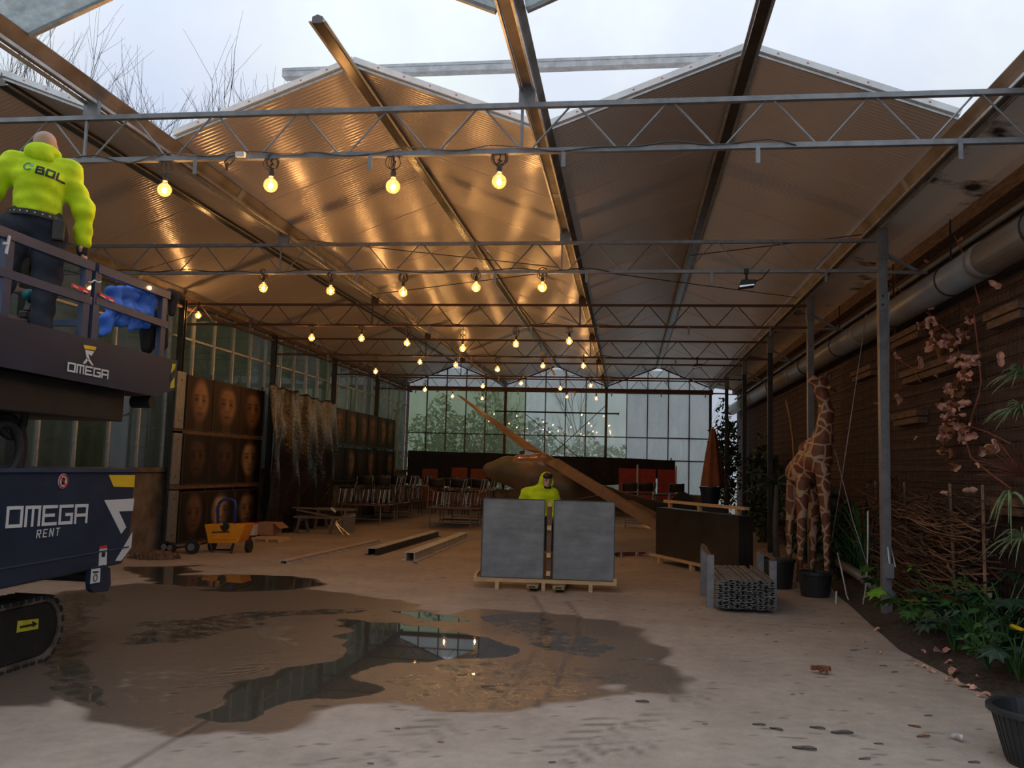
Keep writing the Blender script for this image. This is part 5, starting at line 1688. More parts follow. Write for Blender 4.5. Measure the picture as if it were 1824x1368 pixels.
pb = thing('plinth', 'dark plinth under the blue tub behind the crate', 'plinth', (c_.x, 21.6, 0))
MB().box((c_.x-.3, 21.35, 0), (c_.x+.3, 21.9, .93)).build('body', 'black', pb)
MB().box((c_.x-.33, 21.32, .93), (c_.x+.33, 21.93, .97)).build('top', 'oldwood', pb)
tb_ = thing('blue_tub', 'dark blue tub standing behind the crate by the parasol', 'tub', (c_.x, 21.62, .97))
MAT['navytub'] = M('dark_blue_plastic', (.008, .018, .035), .4)
MB().lathe([(.19, 0), (.25, .42), (.27, .42), (.27, .45), (.24, .45), (.18, .03)], 24, (c_.x, 21.62, .97)).build('tub', 'navytub', tb_, smooth=False)
c_ = at(1215, 900, Y=22.5)
bm_ = thing('dark_barrel_chair', 'dark rounded chair back behind the crate', 'chair', (c_.x, 22.5, 0))
MB().prism([(c_.x+.38*cos(a), 22.4, .55+.72*sin(a)) for a in np.linspace(0, pi, 14)], (0, .12, 0)).build('backrest', M('dark_green_fabric', (.018, .022, .014), .8), bm_)
MB().box((c_.x-.35, 21.95, .42), (c_.x+.35, 22.45, .58)).build('seat', 'darkcloth', bm_, bevel=.03)
for sx in (-.3, .3):
    for y_ in (22.0, 22.45):
        MB().tube([(c_.x+sx, y_, 0), (c_.x+sx, y_, .45)], .02, 8).build('leg', 'oldwood', bm_)
# ================================================================== giraffe statue
m, nt, p = newmat('giraffe_hide')
L = nt.links.new
tc = node(nt, 'ShaderNodeTexCoord')
nz = node(nt, 'ShaderNodeTexNoise', Scale=5, Detail=2)
mx = node(nt, 'ShaderNodeMix', data_type='VECTOR')
mx.inputs[0].default_value = .06
vo = node(nt, 'ShaderNodeTexVoronoi', Scale=5.6, feature='DISTANCE_TO_EDGE')
cr = node(nt, 'ShaderNodeValToRGB')
cr.color_ramp.elements[0].position, cr.color_ramp.elements[1].position = .055, .09
cr.color_ramp.elements[0].color = (.46, .32, .21, 1)
cr.color_ramp.elements[1].color = (.17, .055, .028, 1)
L(tc.outputs['Object'], mx.inputs[4])
L(tc.outputs['Object'], nz.inputs['Vector'])
L(nz.outputs['Color'], mx.inputs[5])
L(mx.outputs[1], vo.inputs['Vector'])
L(vo.outputs['Distance'], cr.inputs['Fac'])
L(cr.outputs['Color'], p.inputs['Base Color'])
p.inputs['Roughness'].default_value = .5
MAT['giraffe'] = m
gi = thing('giraffe_statue', 'life-like giraffe statue with brown patches, head raised, by the right posts', 'statue', (3.75, 14.2, 0))
G = lambda x, y, Y=14.2: np.array(at(x, y, Y=Y))
def foot(x, Y):
    q = at(x, 1040, Y=Y)
    return np.array((q.x, Y, .03))
gs = [(G(1424, 842, 14.5), G(1440, 828, 14.3), .22, .235), (G(1440, 828, 14.3), G(1457, 820, 14.0), .235, .21), (G(1436, 800, 14.2), G(1452, 790, 14.1), .12, .12),
      (G(1459, 815, 14.0), G(1466, 778, 13.95), .19, .145), (G(1466, 778, 13.95), G(1472, 735, 13.95), .145, .105), (G(1472, 735, 13.95), G(1466, 705, 13.95), .105, .085), (G(1466, 705, 13.95), G(1458, 688, 13.95), .085, .085),
      (G(1458, 688, 13.95), G(1464, 681, 13.95), .085, .095), (G(1462, 683, 13.95), G(1446, 674, 13.9), .085, .055), (G(1447, 674, 13.9), G(1444, 679, 13.9), .05, .045)]
for hx, kx, fx, Y, hy, ky in ((1414, 1406, 1405, 14.75, 860, 945), (1430, 1427, 1424, 14.2, 860, 955), (1450, 1449, 1447, 14.6, 870, 955), (1466, 1472, 1474, 13.85, 840, 945)):
    gs += [(G(hx, hy, Y), G(kx, ky, Y), .115, .058), (G(kx, ky, Y), foot(fx, Y)+np.array((0, 0, .1)), .055, .038), (foot(fx, Y)+np.array((0, 0, .1)), foot(fx, Y), .042, .055)]
body_of('body', gs, 'giraffe', gi, step=.022, k=.06)
for a, b in (((1468, 676), (1473, 664)), ((1474, 679), (1480, 668))):
    MB().tube([Vector(G(*a, 13.93)), Vector(G(*b, 13.93))], [.022, .026], 8).build('horn', 'oldwood', gi, smooth=True)
MB().tube([Vector(G(1472, 688, 13.9)), Vector(G(1490, 697, 13.95))], [.035, .012], 8).build('ear', 'giraffe', gi, smooth=True)
c_ = Vector(G(1459, 676, 13.84))
MB().tube([c_, c_+Vector((0, -.02, 0))], [.022, .012], 10).build('eye', 'chrome', gi)
MB().tube([Vector(G(1408, 838, 14.75)), Vector(G(1401, 880, 14.8)), Vector(G(1402, 910, 14.8))], [.03, .015, .03], 8).build('tail', 'oldwood', gi)

# planter tubs at the giraffe's feet
def tub(c, r, h, label, name='planter_tub', mat='bucket', rim=.02):
    t = thing(name, label, 'tub', c)
    MB().lathe([(r*.82, 0), (r, h-.04), (r+rim, h-.04), (r+rim, h), (r-.015, h), (r*.8, .03)], 28, c).build('wall', mat, t)
    return t
q = at(1432, 1055, Z=0)
t = tub((3.62, 13.35, 0), .24, .36, 'black planter tub in front of the giraffe')
MB().lathe([(.215, .27), (.0, .30)], 16, (3.62, 13.35, 0)).build('soil', 'soil', t)
t = tub((3.22, 14.15, 0), .26, .45, 'black planter tub left of the giraffe behind the profile bundle')
MB().lathe([(.235, .37), (.0, .40)], 16, (3.22, 14.15, 0)).build('soil', 'soil', t)

# ================================================================== leaves and plants
def leaf_mesh(kind):
    """small folded leaf lying along +Y, up +Z"""
    mb = MB()
    if kind == 'palm':
        pts = [(0, 0, 0)]
        n = 7
        for i in range(n):
            a = radians(-115+230*i/(n-1))
            for da, r in ((-.2, .58), (0, 1.0-.22*abs(i-3)/3), (.2, .58)):
                pts.append((r*sin(a+da), .25+r*cos(a+da)*.95, -.18*r*r))
        k = len(pts)
        pts.append((0, .25, .05))
        for i in range(1, k-1):
            mb_f = (i, i+1, k)
            mb.f.append(mb_f)
        mb.f.append((0, 1, k))
        mb.f.append((k-1, 0, k))
        mb.v = pts
    elif kind == 'oval':
        P = [(0, 0, 0), (.22, .3, .06), (.26, .6, .05), (0, 1, -.08), (-.26, .6, .05), (-.22, .3, .06), (0, .5, -.02)]
        mb.v, mb.f = P, [(i, (i+1) % 6, 6) for i in range(6)]
    elif kind == 'dry':
        r = random.Random(3)
        n = 10
        P = []
        for i in range(n):
            a = 2*pi*i/n
            rr = .5*(1 if i % 2 else .72)
            P.append((rr*cos(a), rr*sin(a), .16*sin(2*a+1)+.1*cos(3*a)))
        P.append((0, 0, -.12))
        mb.v, mb.f = P, [(i, (i+1) % n, n) for i in range(n)]
    elif kind in ('curl', 'flat'):
        q_ = 1 if kind == 'curl' else .3
        mb.grid(lambda u, v: ((u-.5)*(.6 if q_ == 1 else .36)*sin(pi*min(max(v, .06), .94))*(1+.35*sin(9*v)), v-.5, q_*(.25*((u-.5)*2)**2+.12*sin(5*v))), 4, 6)
    return mb
def solid(mb, t=.012):
    n = len(mb.v)
    mb.v = list(mb.v)+[(x, y, z+t) for x, y, z in mb.v]
    edges = {}
    for f in mb.f:
        for a, b in zip(f, f[1:]+f[:1]):
            edges[(a, b)] = edges.get((a, b), 0)+1
    rimf = [(a, b, b+n, a+n) for (a, b) in edges if (b, a) not in edges]
    mb.f = [tuple(reversed(f)) for f in mb.f]+[tuple(i+n for i in f) for f in mb.f]+rimf
    return mb
LEAF = {}
def leaf(kind, mat, parent, loc, rot, s, name='leaf'):
    key = (kind, mat)
    if key not in LEAF:
        o_ = solid(leaf_mesh(kind)).build(name, mat, local=True)
        LEAF[key] = o_.data
        bpy.data.objects.remove(o_)
    o_ = bpy.data.objects.new(name, LEAF[key])
    if parent is not None:
        o_.parent = parent
        o_.location = wm(parent).inverted() @ Vector(loc)
    else:
        o_.location = loc
    o_.rotation_euler = rot
    o_.scale = (s, s, s)
    col.objects.link(o_)
    return o_

# ---- soil bed along the right wall
edge = [(3.75, 4.0), (3.75, 6.6), (3.82, 7.6), (3.74, 8.6), (3.66, 9.5), (3.78, 11.0), (3.92, 12.6), (3.98, 13.6), (4.2, 15.2), (4.3, 17.5)]
def ex(y):
    return float(np.interp(y, [e_[1] for e_ in edge], [e_[0] for e_ in edge]))
def bed(u, v):
    y = 4.0+13.5*v
    x0 = ex(y)
    x = x0+(4.99-x0)*u
    return (x, y, .002+.16*min(1, u*2.2)+.02*sin(31*x)*sin(23*y)*min(1, u*3))
struct(MB().grid(bed, 14, 120).build('soil_bed', 'soil', smooth=True), 'dark planting bed along the right wall', 'soil')

def plant(px, py, X, kind, mat, n, size, h, label, spread=1.0, name='leafy_plant'):
    c_ = at(px, py, X=X)
    base = Vector((c_.x, c_.y, .12))
    t = thing(name, label, 'plant', base)
    for k in range(n):
        a = 2*pi*k/n*1.62+rnd.uniform(-.3, .3)
        hh_ = h*rnd.uniform(.45, 1.05)
        r_ = spread*h*rnd.uniform(.15, .6)
        tip = base+Vector((r_*cos(a), r_*sin(a), hh_))
        midp = base+Vector((r_*.3*cos(a), r_*.3*sin(a), hh_*.65))
        MB().tube([base, midp, tip], [.012, .009, .006], 5).build('stem', 'leaf', t)
        leaf(kind, mat, t, tip, (rnd.uniform(-.7, .1), rnd.uniform(-.4, .4), a-pi/2+rnd.uniform(-.5, .5)), size*rnd.uniform(.7, 1.15))
    return t
plant(1567, 1100, 4.15, 'palm', 'leaf', 9, .17, .45, 'dark green fan-leaved plant left of the grey post')
plant(1612, 1130, 4.02, 'palm', 'leafb', 6, .20, .40, 'bright green fan-leaved plant in front of the grey post')
plant(1668, 1120, 4.15, 'palm', 'leaf', 10, .22, .55, 'fan-leaved plant right of the bright green one')
plant(1715, 1110, 4.3, 'palm', 'leaf', 10, .22, .62, 'large fan-leaved plant below the willow screen')
plant(1775, 1120, 4.3, 'oval', 'leaf', 26, .13, .55, 'small-leaved green bush in the bed near the wall')
plant(1740, 1150, 4.1, 'oval', 'leafd', 26, .12, .45, 'low dark bush at the front of the bed')
plant(1800, 1130, 4.35, 'palm', 'leafd', 9, .2, .6, 'dark fan-leaved plant at the right edge of the view')
plant(1800, 1180, 4.15, 'oval', 'leaf', 24, .10, .35, 'low small-leaved plant by the right edge of the bed')
plant(1650, 1080, 4.5, 'oval', 'leafb', 20, .10, .55, 'wispy green plant behind the grey post', spread=.6)
plant(1520, 1030, 4.45, 'oval', 'leafd', 30, .14, .9, 'dark shrub behind the leaning grey pipe', spread=.8)
plant(1540, 950, 4.3, 'oval', 'leafd', 30, .15, 1.3, 'tall dark shrub right of the giraffe', spread=.6)
plant(1640, 1160, 3.95, 'palm', 'leaf', 8, .17, .3, 'low fan-leaved plant at the bed edge in front of the others')
plant(1700, 1170, 4.0, 'palm', 'leafd', 10, .18, .36, 'dark fan-leaved plant at the bed edge, middle')
plant(1760, 1190, 4.0, 'oval', 'leaf', 30, .10, .34, 'small leafy plant at the bed edge nearest the bucket')
plant(1790, 1090, 4.45, 'oval', 'leaf', 34, .13, .7, 'leafy bush against the wall at the right edge')
plant(1730, 1070, 4.4, 'palm', 'leafd', 10, .2, .75, 'dark fan-leaved plant against the foot of the willow screen')
plant(1815, 1200, 4.1, 'palm', 'leafd', 9, .2, .4, 'dark fan-leaved plant low at the right edge behind the bucket')
# ---- blade plants
def blades(c_, n, ln, mat, label, name, droop=1.0, wid=.012, cat='plant', dirx=None):
    t = thing(name, label, cat, c_)
    for k in range(n):
        a = rnd.uniform(0, 2*pi) if dirx is None else dirx+rnd.uniform(-1.3, 1.3)
        el = rnd.uniform(.1, 1.2)
        L_ = ln*rnd.uniform(.6, 1.1)
        pts = []
        for i in range(6):
            s = i/5
            pts.append(Vector(c_)+Vector((cos(a)*cos(el)*L_*s, sin(a)*cos(el)*L_*s, L_*(sin(el)*s-droop*.75*s*s))))
        MB().tube(pts, [wid, wid, wid*.9, wid*.7, wid*.5, wid*.15], 4).build('blade', mat, t)
    return t
blades(at(1822, 672, X=4.75), 26, .42, 'grassy', 'pale arching grass-like plant high at the right edge', 'hanging_plant', dirx=-2.2)
blades(at(1822, 735, X=4.75), 26, .40, 'grassy', 'pale arching grass-like plant below the highest one at the right edge', 'hanging_plant', dirx=-2.4)
blades(at(1822, 960, X=4.7), 24, .40, 'grassy', 'pale arching grass-like plant under the red twigs at the right edge', 'hanging_plant', dirx=-2.3)
blades(at(1800, 880, X=4.65), 10, .38, 'grassy', 'drooping striped blades below the red twigs', 'hanging_plant', droop=2.2, dirx=-2.0)
blades(at(1824, 850, X=4.8), 60, .55, 'redtwig', 'bushy reddish twigs at the right edge above the bed', 'twig_bush', droop=.2, wid=.005, dirx=-2.4)
blades(at(1384, 862, Y=15.5), 20, .75, 'leafd', 'dark spiky palm left of the giraffe', 'spiky_palm', droop=.8, wid=.02)
pt = bpy.data.objects['spiky_palm']
c_ = at(1384, 862, Y=15.5)
MB().tube([(c_.x, c_.y, 0), (c_.x-.03, c_.y, c_.z*.5), c_], [.06, .05, .04], 8).build('trunk', 'bark', pt)
blades(Vector((3.6, 13.4, .32)), 14, .3, 'leafd', 'small dark grassy plant in the tub before the giraffe', 'grassy_plant', droop=.5, wid=.008)

def foliage(name, label, c, rad, n, size, mat, group=None, trunk=True, cat='tree', seed=1, col2=None):
    """a shrub or tree crown of separate small leaves on real branches"""
    r_ = np.random.default_rng(seed)
    t = thing(name, label, cat, (c[0], c[1], -.05 if c[1] > 34 or c[0] < -8 or c[0] > 5 else 0), group=group)
    d = r_.normal(size=(n, 3))
    d /= np.linalg.norm(d, axis=1)[:, None]
    rr = r_.random(n)**.45
    lump = 1+.25*np.sin(d[:, 0]*5+seed)*np.sin(d[:, 2]*6+seed)
    P = np.array(c)+d*(rr*lump)[:, None]*np.array(rad)
    ax = r_.normal(size=(n, 3))
    ax /= np.linalg.norm(ax, axis=1)[:, None]
    b = np.cross(ax, r_.normal(size=(n, 3)))
    b /= np.linalg.norm(b, axis=1)[:, None]
    s = size*r_.uniform(.6, 1.3, n)[:, None]
    V = np.stack([P-ax*s, P+b*s*.4, P+ax*s, P-b*s*.4], 1).reshape(-1, 3)
    F = np.arange(4*n).reshape(n, 4)
    mb = MB()
    mb.v, mb.f = [tuple(v) for v in V], [tuple(int(i) for i in f) for f in F]
    o_ = mb.build('foliage', mat, t, fix=False)
    o_['kind'] = 'stuff'
    z0 = -.05 if t.location.z < 0 else 0
    if trunk:
        MB().tube([(c[0], c[1], z0), (c[0]+.05, c[1], c[2]*.5), (c[0], c[1], c[2]+rad[2]*.3)], [.10, .08, .03], 7).build('trunk', 'bark', t)
        for k in range(5):
            a = 2*pi*k/5
            MB().tube([(c[0], c[1], max(.2, c[2]-rad[2]*.5)), (c[0]+rad[0]*.6*cos(a), c[1]+rad[1]*.6*sin(a), c[2]+rad[2]*.3)], [.04, .012], 5).build('branch', 'bark', t)
    return t
foliage('evergreen_shrub', 'dark evergreen shrub in front of the right wall beyond the posts', (4.42, 18.3, .95), (.36, 1.2, .95), 1500, .09, 'leafd', cat='shrub', seed=3)
foliage('evergreen_shrub', 'dark evergreen shrub behind the spiky palm', (4.35, 15.3, .75), (.4, .6, .75), 900, .08, 'leafd', cat='shrub', seed=4)
foliage('evergreen_shrub', 'tall dark evergreen shrub near the back right corner', (4.4, 23.5, 1.3), (.38, 1.6, 1.3), 1800, .10, 'leafd', cat='shrub', seed=5)
foliage('evergreen_shrub', 'climbing shrub with light gaps in the back right corner', (4.2, 30.6, 2.2), (.5, 1.6, 2.0), 1500, .10, 'leafd', cat='shrub', seed=6)

# ================================================================== woven willow screen
ws = thing('willow_screen', 'bundled woven willow twigs hung between the grey post and the wall', 'screen', (4.45, 11.4, .3))
for s_, (n, mt) in enumerate(((190, 'twig'), (90, 'twigl'))):
    mb = MB()
    for k in range(n):
        z0 = rnd.uniform(.25, 1.55)
        ya = rnd.uniform(9.2, 11.2)
        yb = ya+rnd.uniform(1.0, 3.2)
        yb = min(yb, 13.75)
        xx = 4.45+rnd.uniform(-.12, .2)
        sag = rnd.uniform(-.12, .25)
        sl = rnd.uniform(-.14, .2)
        ph = rnd.uniform(0, 6)
        pts = []
        for i in range(9):
            u = i/8
            pts.append((xx+.06*sin(ph+u*7), ya+(yb-ya)*u, min(1.75, max(.16, z0+sl*(u-.5)-sag*4*u*(1-u)*.5+.03*sin(ph+u*11)))))
        mb.tube(pts, rnd.uniform(.004, .011), 4)
    o_ = mb.build('twig_bundle', mt, ws)
    o_['kind'] = 'stuff'
mb = MB()
for k in range(120):
    a = rnd.uniform(-.6, .6)
    c_ = Vector((4.40+rnd.uniform(-.15, .15), 12.9+rnd.uniform(-.7, .7), 1.25+rnd.uniform(-.35, .42)))
    d = Vector((rnd.uniform(-.3, .3), 1, rnd.uniform(-.6, .35))).normalized()*rnd.uniform(.2, .6)
    mb.tube([c_-d, c_+Vector((.03, 0, .04)), c_+d], rnd.uniform(.005, .010), 4)
mb.build('twig_knot', 'twig', ws)['kind'] = 'stuff'
for y in (9.5, 10.3, 11.9, 13.3):
    MB().tube([(4.5, y, 0.1), (4.5+rnd.uniform(-.04, .04), y+.1, 1.7)], .018, 6).build('stake', 'twigl', ws)
# ---- planks fixed on the right wall
for k, (a, b, lab) in enumerate((((1592, 612), (1640, 588), 'short timber bracket high on the right wall beside the post'), ((1764, 575), (1824, 548), 'timber plank near the right edge, upper'), ((1522, 672), (1556, 658), 'orange-brown timber end left of the grey post'),
                                 ((1596, 752), (1640, 738), 'timber bracket right of the post, half way up'), ((1612, 665), (1720, 650), 'long timber rail behind the dried vine'), ((1770, 900), (1824, 905), 'timber plank under the red twigs'))):
    pa, pb = at(*a, X=4.9), at(*b, X=4.9)
    z = (pa.z+pb.z)/2
    t = thing('timber_plank', lab, 'plank', (4.9, (pa.y+pb.y)/2, z-.08))
    MB().box((4.86, min(pa.y, pb.y), z-.09), (4.99, max(pa.y, pb.y), z-.005)).build('lower_board', 'oldwood', t)
    MB().box((4.83, min(pa.y, pb.y)-.03, z+.005), (4.99, max(pa.y, pb.y)+.03, z+.09)).build('upper_board', 'oldwood', t)
# ---- dried vine with its leaves
vn = thing('dried_vine', 'dried climbing vine with pinkish brown leaves on the right wall', 'vine', at(1690, 800, X=4.9))
VX = 4.81
def stem(px, r=.008):
    MB().tube([at(x, y, X=VX+rnd.uniform(-.03, .03)) for x, y in px], r, 5).build('stem', 'redtwig', vn)
stem([(1585, 505), (1620, 530), (1650, 545), (1665, 575)])
stem([(1640, 545), (1670, 575), (1700, 600), (1715, 650), (1700, 700), (1690, 740), (1680, 800)])
stem([(1746, 698), (1732, 740), (1722, 790), (1730, 815), (1760, 840), (1800, 870)], .011)
stem([(1735, 560), (1742, 620), (1748, 680), (1744, 700)])
stem([(1730, 760), (1760, 770), (1800, 790)])
stem([(1594, 480), (1594, 600), (1596, 700)], .004)
stem([(1600, 640), (1625, 655), (1640, 680)])
stem([(1700, 420), (1725, 470), (1745, 540)])
clusters = [((1652, 580), 10, 15), ((1668, 605), 14, 18), ((1690, 615), 10, 14), ((1712, 596), 5, 10), ((1725, 572), 3, 8), ((1727, 552), 2, 5), ((1735, 640), 8, 12), ((1705, 650), 8, 14), ((1715, 672), 8, 12), ((1700, 695), 10, 14),
            ((1690, 725), 14, 18), ((1690, 745), 14, 18), ((1700, 765), 10, 14), ((1722, 775), 8, 12), ((1682, 780), 6, 10), ((1685, 810), 5, 9), ((1762, 800), 4, 8), ((1700, 830), 3, 6)]
for (cx_, cy_), n, sp_ in clusters:
    for k in range(n):
        q = at(cx_+rnd.gauss(0, sp_*.6), cy_+rnd.gauss(0, sp_*.6), X=VX+rnd.uniform(-.12, .06))
        leaf(rnd.choice(('dry', 'curl')), rnd.choice(('dry', 'dry', 'dryd')), vn, q, (rnd.uniform(0, 6), rnd.uniform(0, 6), rnd.uniform(0, 6)), rnd.uniform(.09, .17))
for x, y, s in ((1600, 633, .15), (1636, 645, .17), (1597, 712, .19), (1800, 452, .13), (1772, 505, .14), (1658, 548, .08), (1632, 782, .07), (1665, 670, .10), (1768, 795, .16), (1785, 640, .16), (1728, 873, .16), (1680, 880, .12), (1755, 945, .12), (1760, 965, .10), (1710, 425, .08), (1650, 465, .07), (1560, 720, .08), (1740, 830, .08)):
    leaf('curl', 'dry', vn, at(x, y, X=VX-.05), (rnd.uniform(0, 6), rnd.uniform(0, 6), rnd.uniform(0, 6)), s)
# ---- dead leaves on the ground, one by one
dead = [(1678, 1165, .24), (1698, 1195, .20), (1714, 1212, .2), (1690, 1203, .12), (1735, 1218, .14), (1752, 1232, .14), (1660, 1188, .12), (1630, 1176, .1), (1648, 1180, .1), (1562, 1122, .12), (1538, 1140, .08), (1526, 1147, .07), (1566, 1160, .1), (1690, 1180, .1), (1745, 1205, .1), (1768, 1250, .13), (1725, 1140, .1), (1645, 1160, .09)]
for k, (x, y, s) in enumerate(dead):
    q = at(x, y, Z=.05 if x > 1600 else .02)
    s *= .72
    z = s*.15+(.12*min(1, max(0, (q.x-ex(q.y)))/.5) if q.x > ex(q.y) else 0)
    tag(leaf('curl' if k % 2 else 'dry', 'dry', None, (q.x, q.y, z), (rnd.uniform(-.4, .4), rnd.uniform(-.4, .4), rnd.uniform(0, 6)), s, 'dead_leaf'), 'pinkish dead leaf lying along the edge of the planting bed', 'leaf', 'dead leaves along the bed edge')
tag(leaf('curl', 'dryd', None, at(1459, 1195, Z=.03), (.2, .1, .9), .16, 'dead_leaf'), 'curled reddish brown leaf alone on the concrete', 'leaf')
tag(leaf('curl', 'dryd', None, at(1470, 1196, Z=.028), (.1, .3, 2.0), .12, 'dead_leaf'), 'smaller reddish leaf touching the curled one on the concrete', 'leaf')
for k, (x, y, s, mt) in enumerate(((1629, 1294, .12, 'dryd'), (1645, 1312, .13, 'dryd'), (1500, 1306, .20, 'bark'), (1433, 1334, .20, 'bark'), (1456, 1297, .14, 'bark'), (1383, 1299, .13, 'bark'), (1352, 1291, .12, 'bark'), (1412, 1237, .05, 'black'), (1428, 1236, .05, 'black'), (1533, 1245, .04, 'black'), (1654, 1275, .08, 'bark'), (1382, 1143, .06, 'black'), (1366, 1131, .06, 'black'), (1520, 1159, .09, 'bark'), (1543, 1155, .06, 'black'), (1594, 1197, .08, 'bark'), (1573, 1186, .09, 'bark'), (1478, 1125, .06, 'bark'), (1500, 1111, .06, 'black'), (1565, 1325, .08, 'bark'), (1540, 1352, .1, 'bark'), (1735, 1358, .1, 'bark'), (984, 1358, .06, 'black'), (708, 1298, .06, 'black'), (785, 1322, .06, 'dryd'), (1144, 1250, .14, 'bark'), (870, 1223, .16, 'bark'), (740, 1003, .16, 'bark'), (1256, 1290, .05, 'black'), (660, 1360, .06, 'bark'))):
    tag(leaf('flat', mt, None, at(x, y, Z=.004), (0, 0, rnd.uniform(.9, 1.9)), s*.75, 'plant_debris'), 'dark scrap of leaf or mud on the open concrete', 'debris', 'dark scraps scattered on the concrete')
q = at(1704, 1320, Z=0)
tag(leaf('curl', 'white', None, (q.x, q.y, .02), (0, .3, .4), .09, 'paper_scrap'), 'white paper scrap on the concrete near the black bucket', 'paper')

# ================================================================== bucket bottom right
bk_ = thing('bucket', 'black plastic bucket cut off at the bottom right corner', 'bucket', (3.47, 5.95, 0))
MB().lathe([(.205, 0), (.285, .31), (.315, .31), (.315, .335), (.29, .345), (.275, .335), (.195, .02)], 40, (3.47, 5.95, 0)).build('wall', 'bucket', bk_, smooth=False)
for k in range(40):
    a = 2*pi*k/40
    MB().bar((3.47+.21*cos(a), 5.95+.21*sin(a), .02), (3.47+.283*cos(a), 5.95+.283*sin(a), .30), .012, .006, up=(cos(a), sin(a), 0)).build('rib', 'bucket', bk_)

# ================================================================== cables, wires and pipe on the right
def wire(name, pts, r, mat, label, cat='cable'):
    return tag(MB().tube(pts, r, 6).build(name, mat, smooth=True), label, cat)
PX_ = 4.03
wire('guy_wire', [at(1543, 560, Y=11.6), at(1500, 850, Y=11.9), at(1482, 960, Y=12.2)], .006, 'galv', 'thin wire slanting from the grey post towards the giraffe', 'wire')
wire('guy_wire', [at(1487, 800, Y=12.6), at(1520, 930, Y=12.0), at(1546, 1010, Y=11.7)], .007, 'galv', 'thin wire crossing the slanting one in front of the giraffe', 'wire')
wire('white_cable', [at(1583, 520, X=4.17)]+[at(1583+.05*k, 520+40*k, X=4.18) for k in range(1, 12)]+[at(1595, 1010, X=4.18)], .009, 'whitecable', 'white cable running down the grey post')
wire('hanging_hose', [at(x, y, X=4.05) for x, y in ((1546, 910), (1546, 960), (1545, 1010), (1542, 1050), (1536, 1085), (1533, 1100))], .011, 'whitecable', 'white hose hanging left of the grey post')
wire('hanging_hose', [at(x, y, X=4.0) for x, y in ((1492, 985), (1500, 1020), (1508, 1060), (1518, 1085), (1524, 1097), (1530, 1099))], .011, 'whitecable', 'white hose end curving onto the floor beside the giraffe')
jb = thing('junction_box', 'small grey junction box on the foot of the grey post', 'box', at(1585, 1015, X=4.05))
a, b = at(1578, 1030, Y=11.42), at(1592, 1004, Y=11.42)
MB().box((a.x, 11.40, a.z), (b.x, 11.445, b.z)).build('housing', 'pvc', jb, bevel=.005)
MB().tube([((a.x+b.x)/2, 11.42, b.z), ((a.x+b.x)/2-.02, 11.42, b.z+.2)], .012, 8).build('conduit', 'whitecable', jb)
dp = thing('leaning_pipe', 'grey plastic pipe lying at an angle behind the grey post foot', 'pipe', at(1540, 1040, X=4.3))
MB().tube([(4.32, 15.0, .36), (4.30, 11.9, .22)], .075, 16).build('pipe_length', 'pvc', dp, smooth=True)
MB().tube([(4.305, 12.6, .25), (4.303, 12.3, .237)], .085, 16).build('socket', 'pvc', dp, smooth=True)
wire('bamboo_stick', [at(x, y, Y=15.4) for x, y in ((1400, 713), (1406, 740), (1412, 780), (1415, 840), (1416, 900))], .014, M('yellow_bark', (.30, .18, .06), .7), 'thin yellowish stick standing left of the giraffe', 'stick')
mk = tag(MB().prism([at(x, y, X=4.6) for x, y in ((1757, 1056), (1767, 1056), (1764, 1078), (1756, 1078))], (.004, 0, 0)).build('plant_label', 'white'), 'white plant label stuck in the bed', 'label')
tag(MB().tube([at(1803, 1115, X=4.3), at(1824, 1124, X=4.3)], .02, 8).build('yellow_handle', 'yellow'), 'yellow tool handle at the right edge of the bed', 'handle')
tag(MB().tube([at(1489, 1075, Z=.0), at(1490, 1053, Y=at(1489, 1075, Z=0).y)], .012, 8).build('white_pipe_stub', 'white'), 'short white pipe stub standing near the giraffe', 'pipe')
# ================================================================== bulbs on the trusses
BR = .0625
globe = MB().lathe([(.004, -BR)]+[(BR*sin(a), -BR*cos(a)) for a in np.linspace(.25, 2.6, 12)]+[(.022, .066), (.02, .085)], 18)
bproto = thing('light_bulb', 'x', 'bulb', (0, 0, 0))
globe.build('globe', 'globe', bproto, smooth=True, local=True)
fm = MB()
fm.lathe([(.003, -.026), (.016, -.018), (.020, .0), (.014, .018), (.003, .026)], 8, (0, 0, -.004)).build('filament', 'filament', bproto, smooth=True, local=True)
MB().lathe([(.021, .078), (.024, .085), (.024, .13), (.012, .142)], 12).build('socket', 'black', bproto, local=True)
rows = [(TY[0], ((293, 338), (482, 330), (700, 332), (889, 323)), 'nearest roof truss'),
        (TY[1], ((469, 513), (589, 518), (718, 521), (848, 512), (966, 512)), 'second roof truss'),
        (TY[2], ((353, 562), (555, 602), (644, 603), (725, 611), (824, 621), (919, 613), (1014, 608)), 'third roof truss'),
        (TY[3], ((669, 662), (748, 645), (812, 650), (886, 658), (967, 652), (1039, 652)), 'fourth roof truss'),
        (TY[4], ((757, 694), (860, 688), (928, 683), (998, 692), (1052, 687)), 'fifth roof truss'),
        (TY[5], ((806, 706), (859, 710), (1010, 707), (1062, 710)), 'farthest roof truss')]
nb = 0
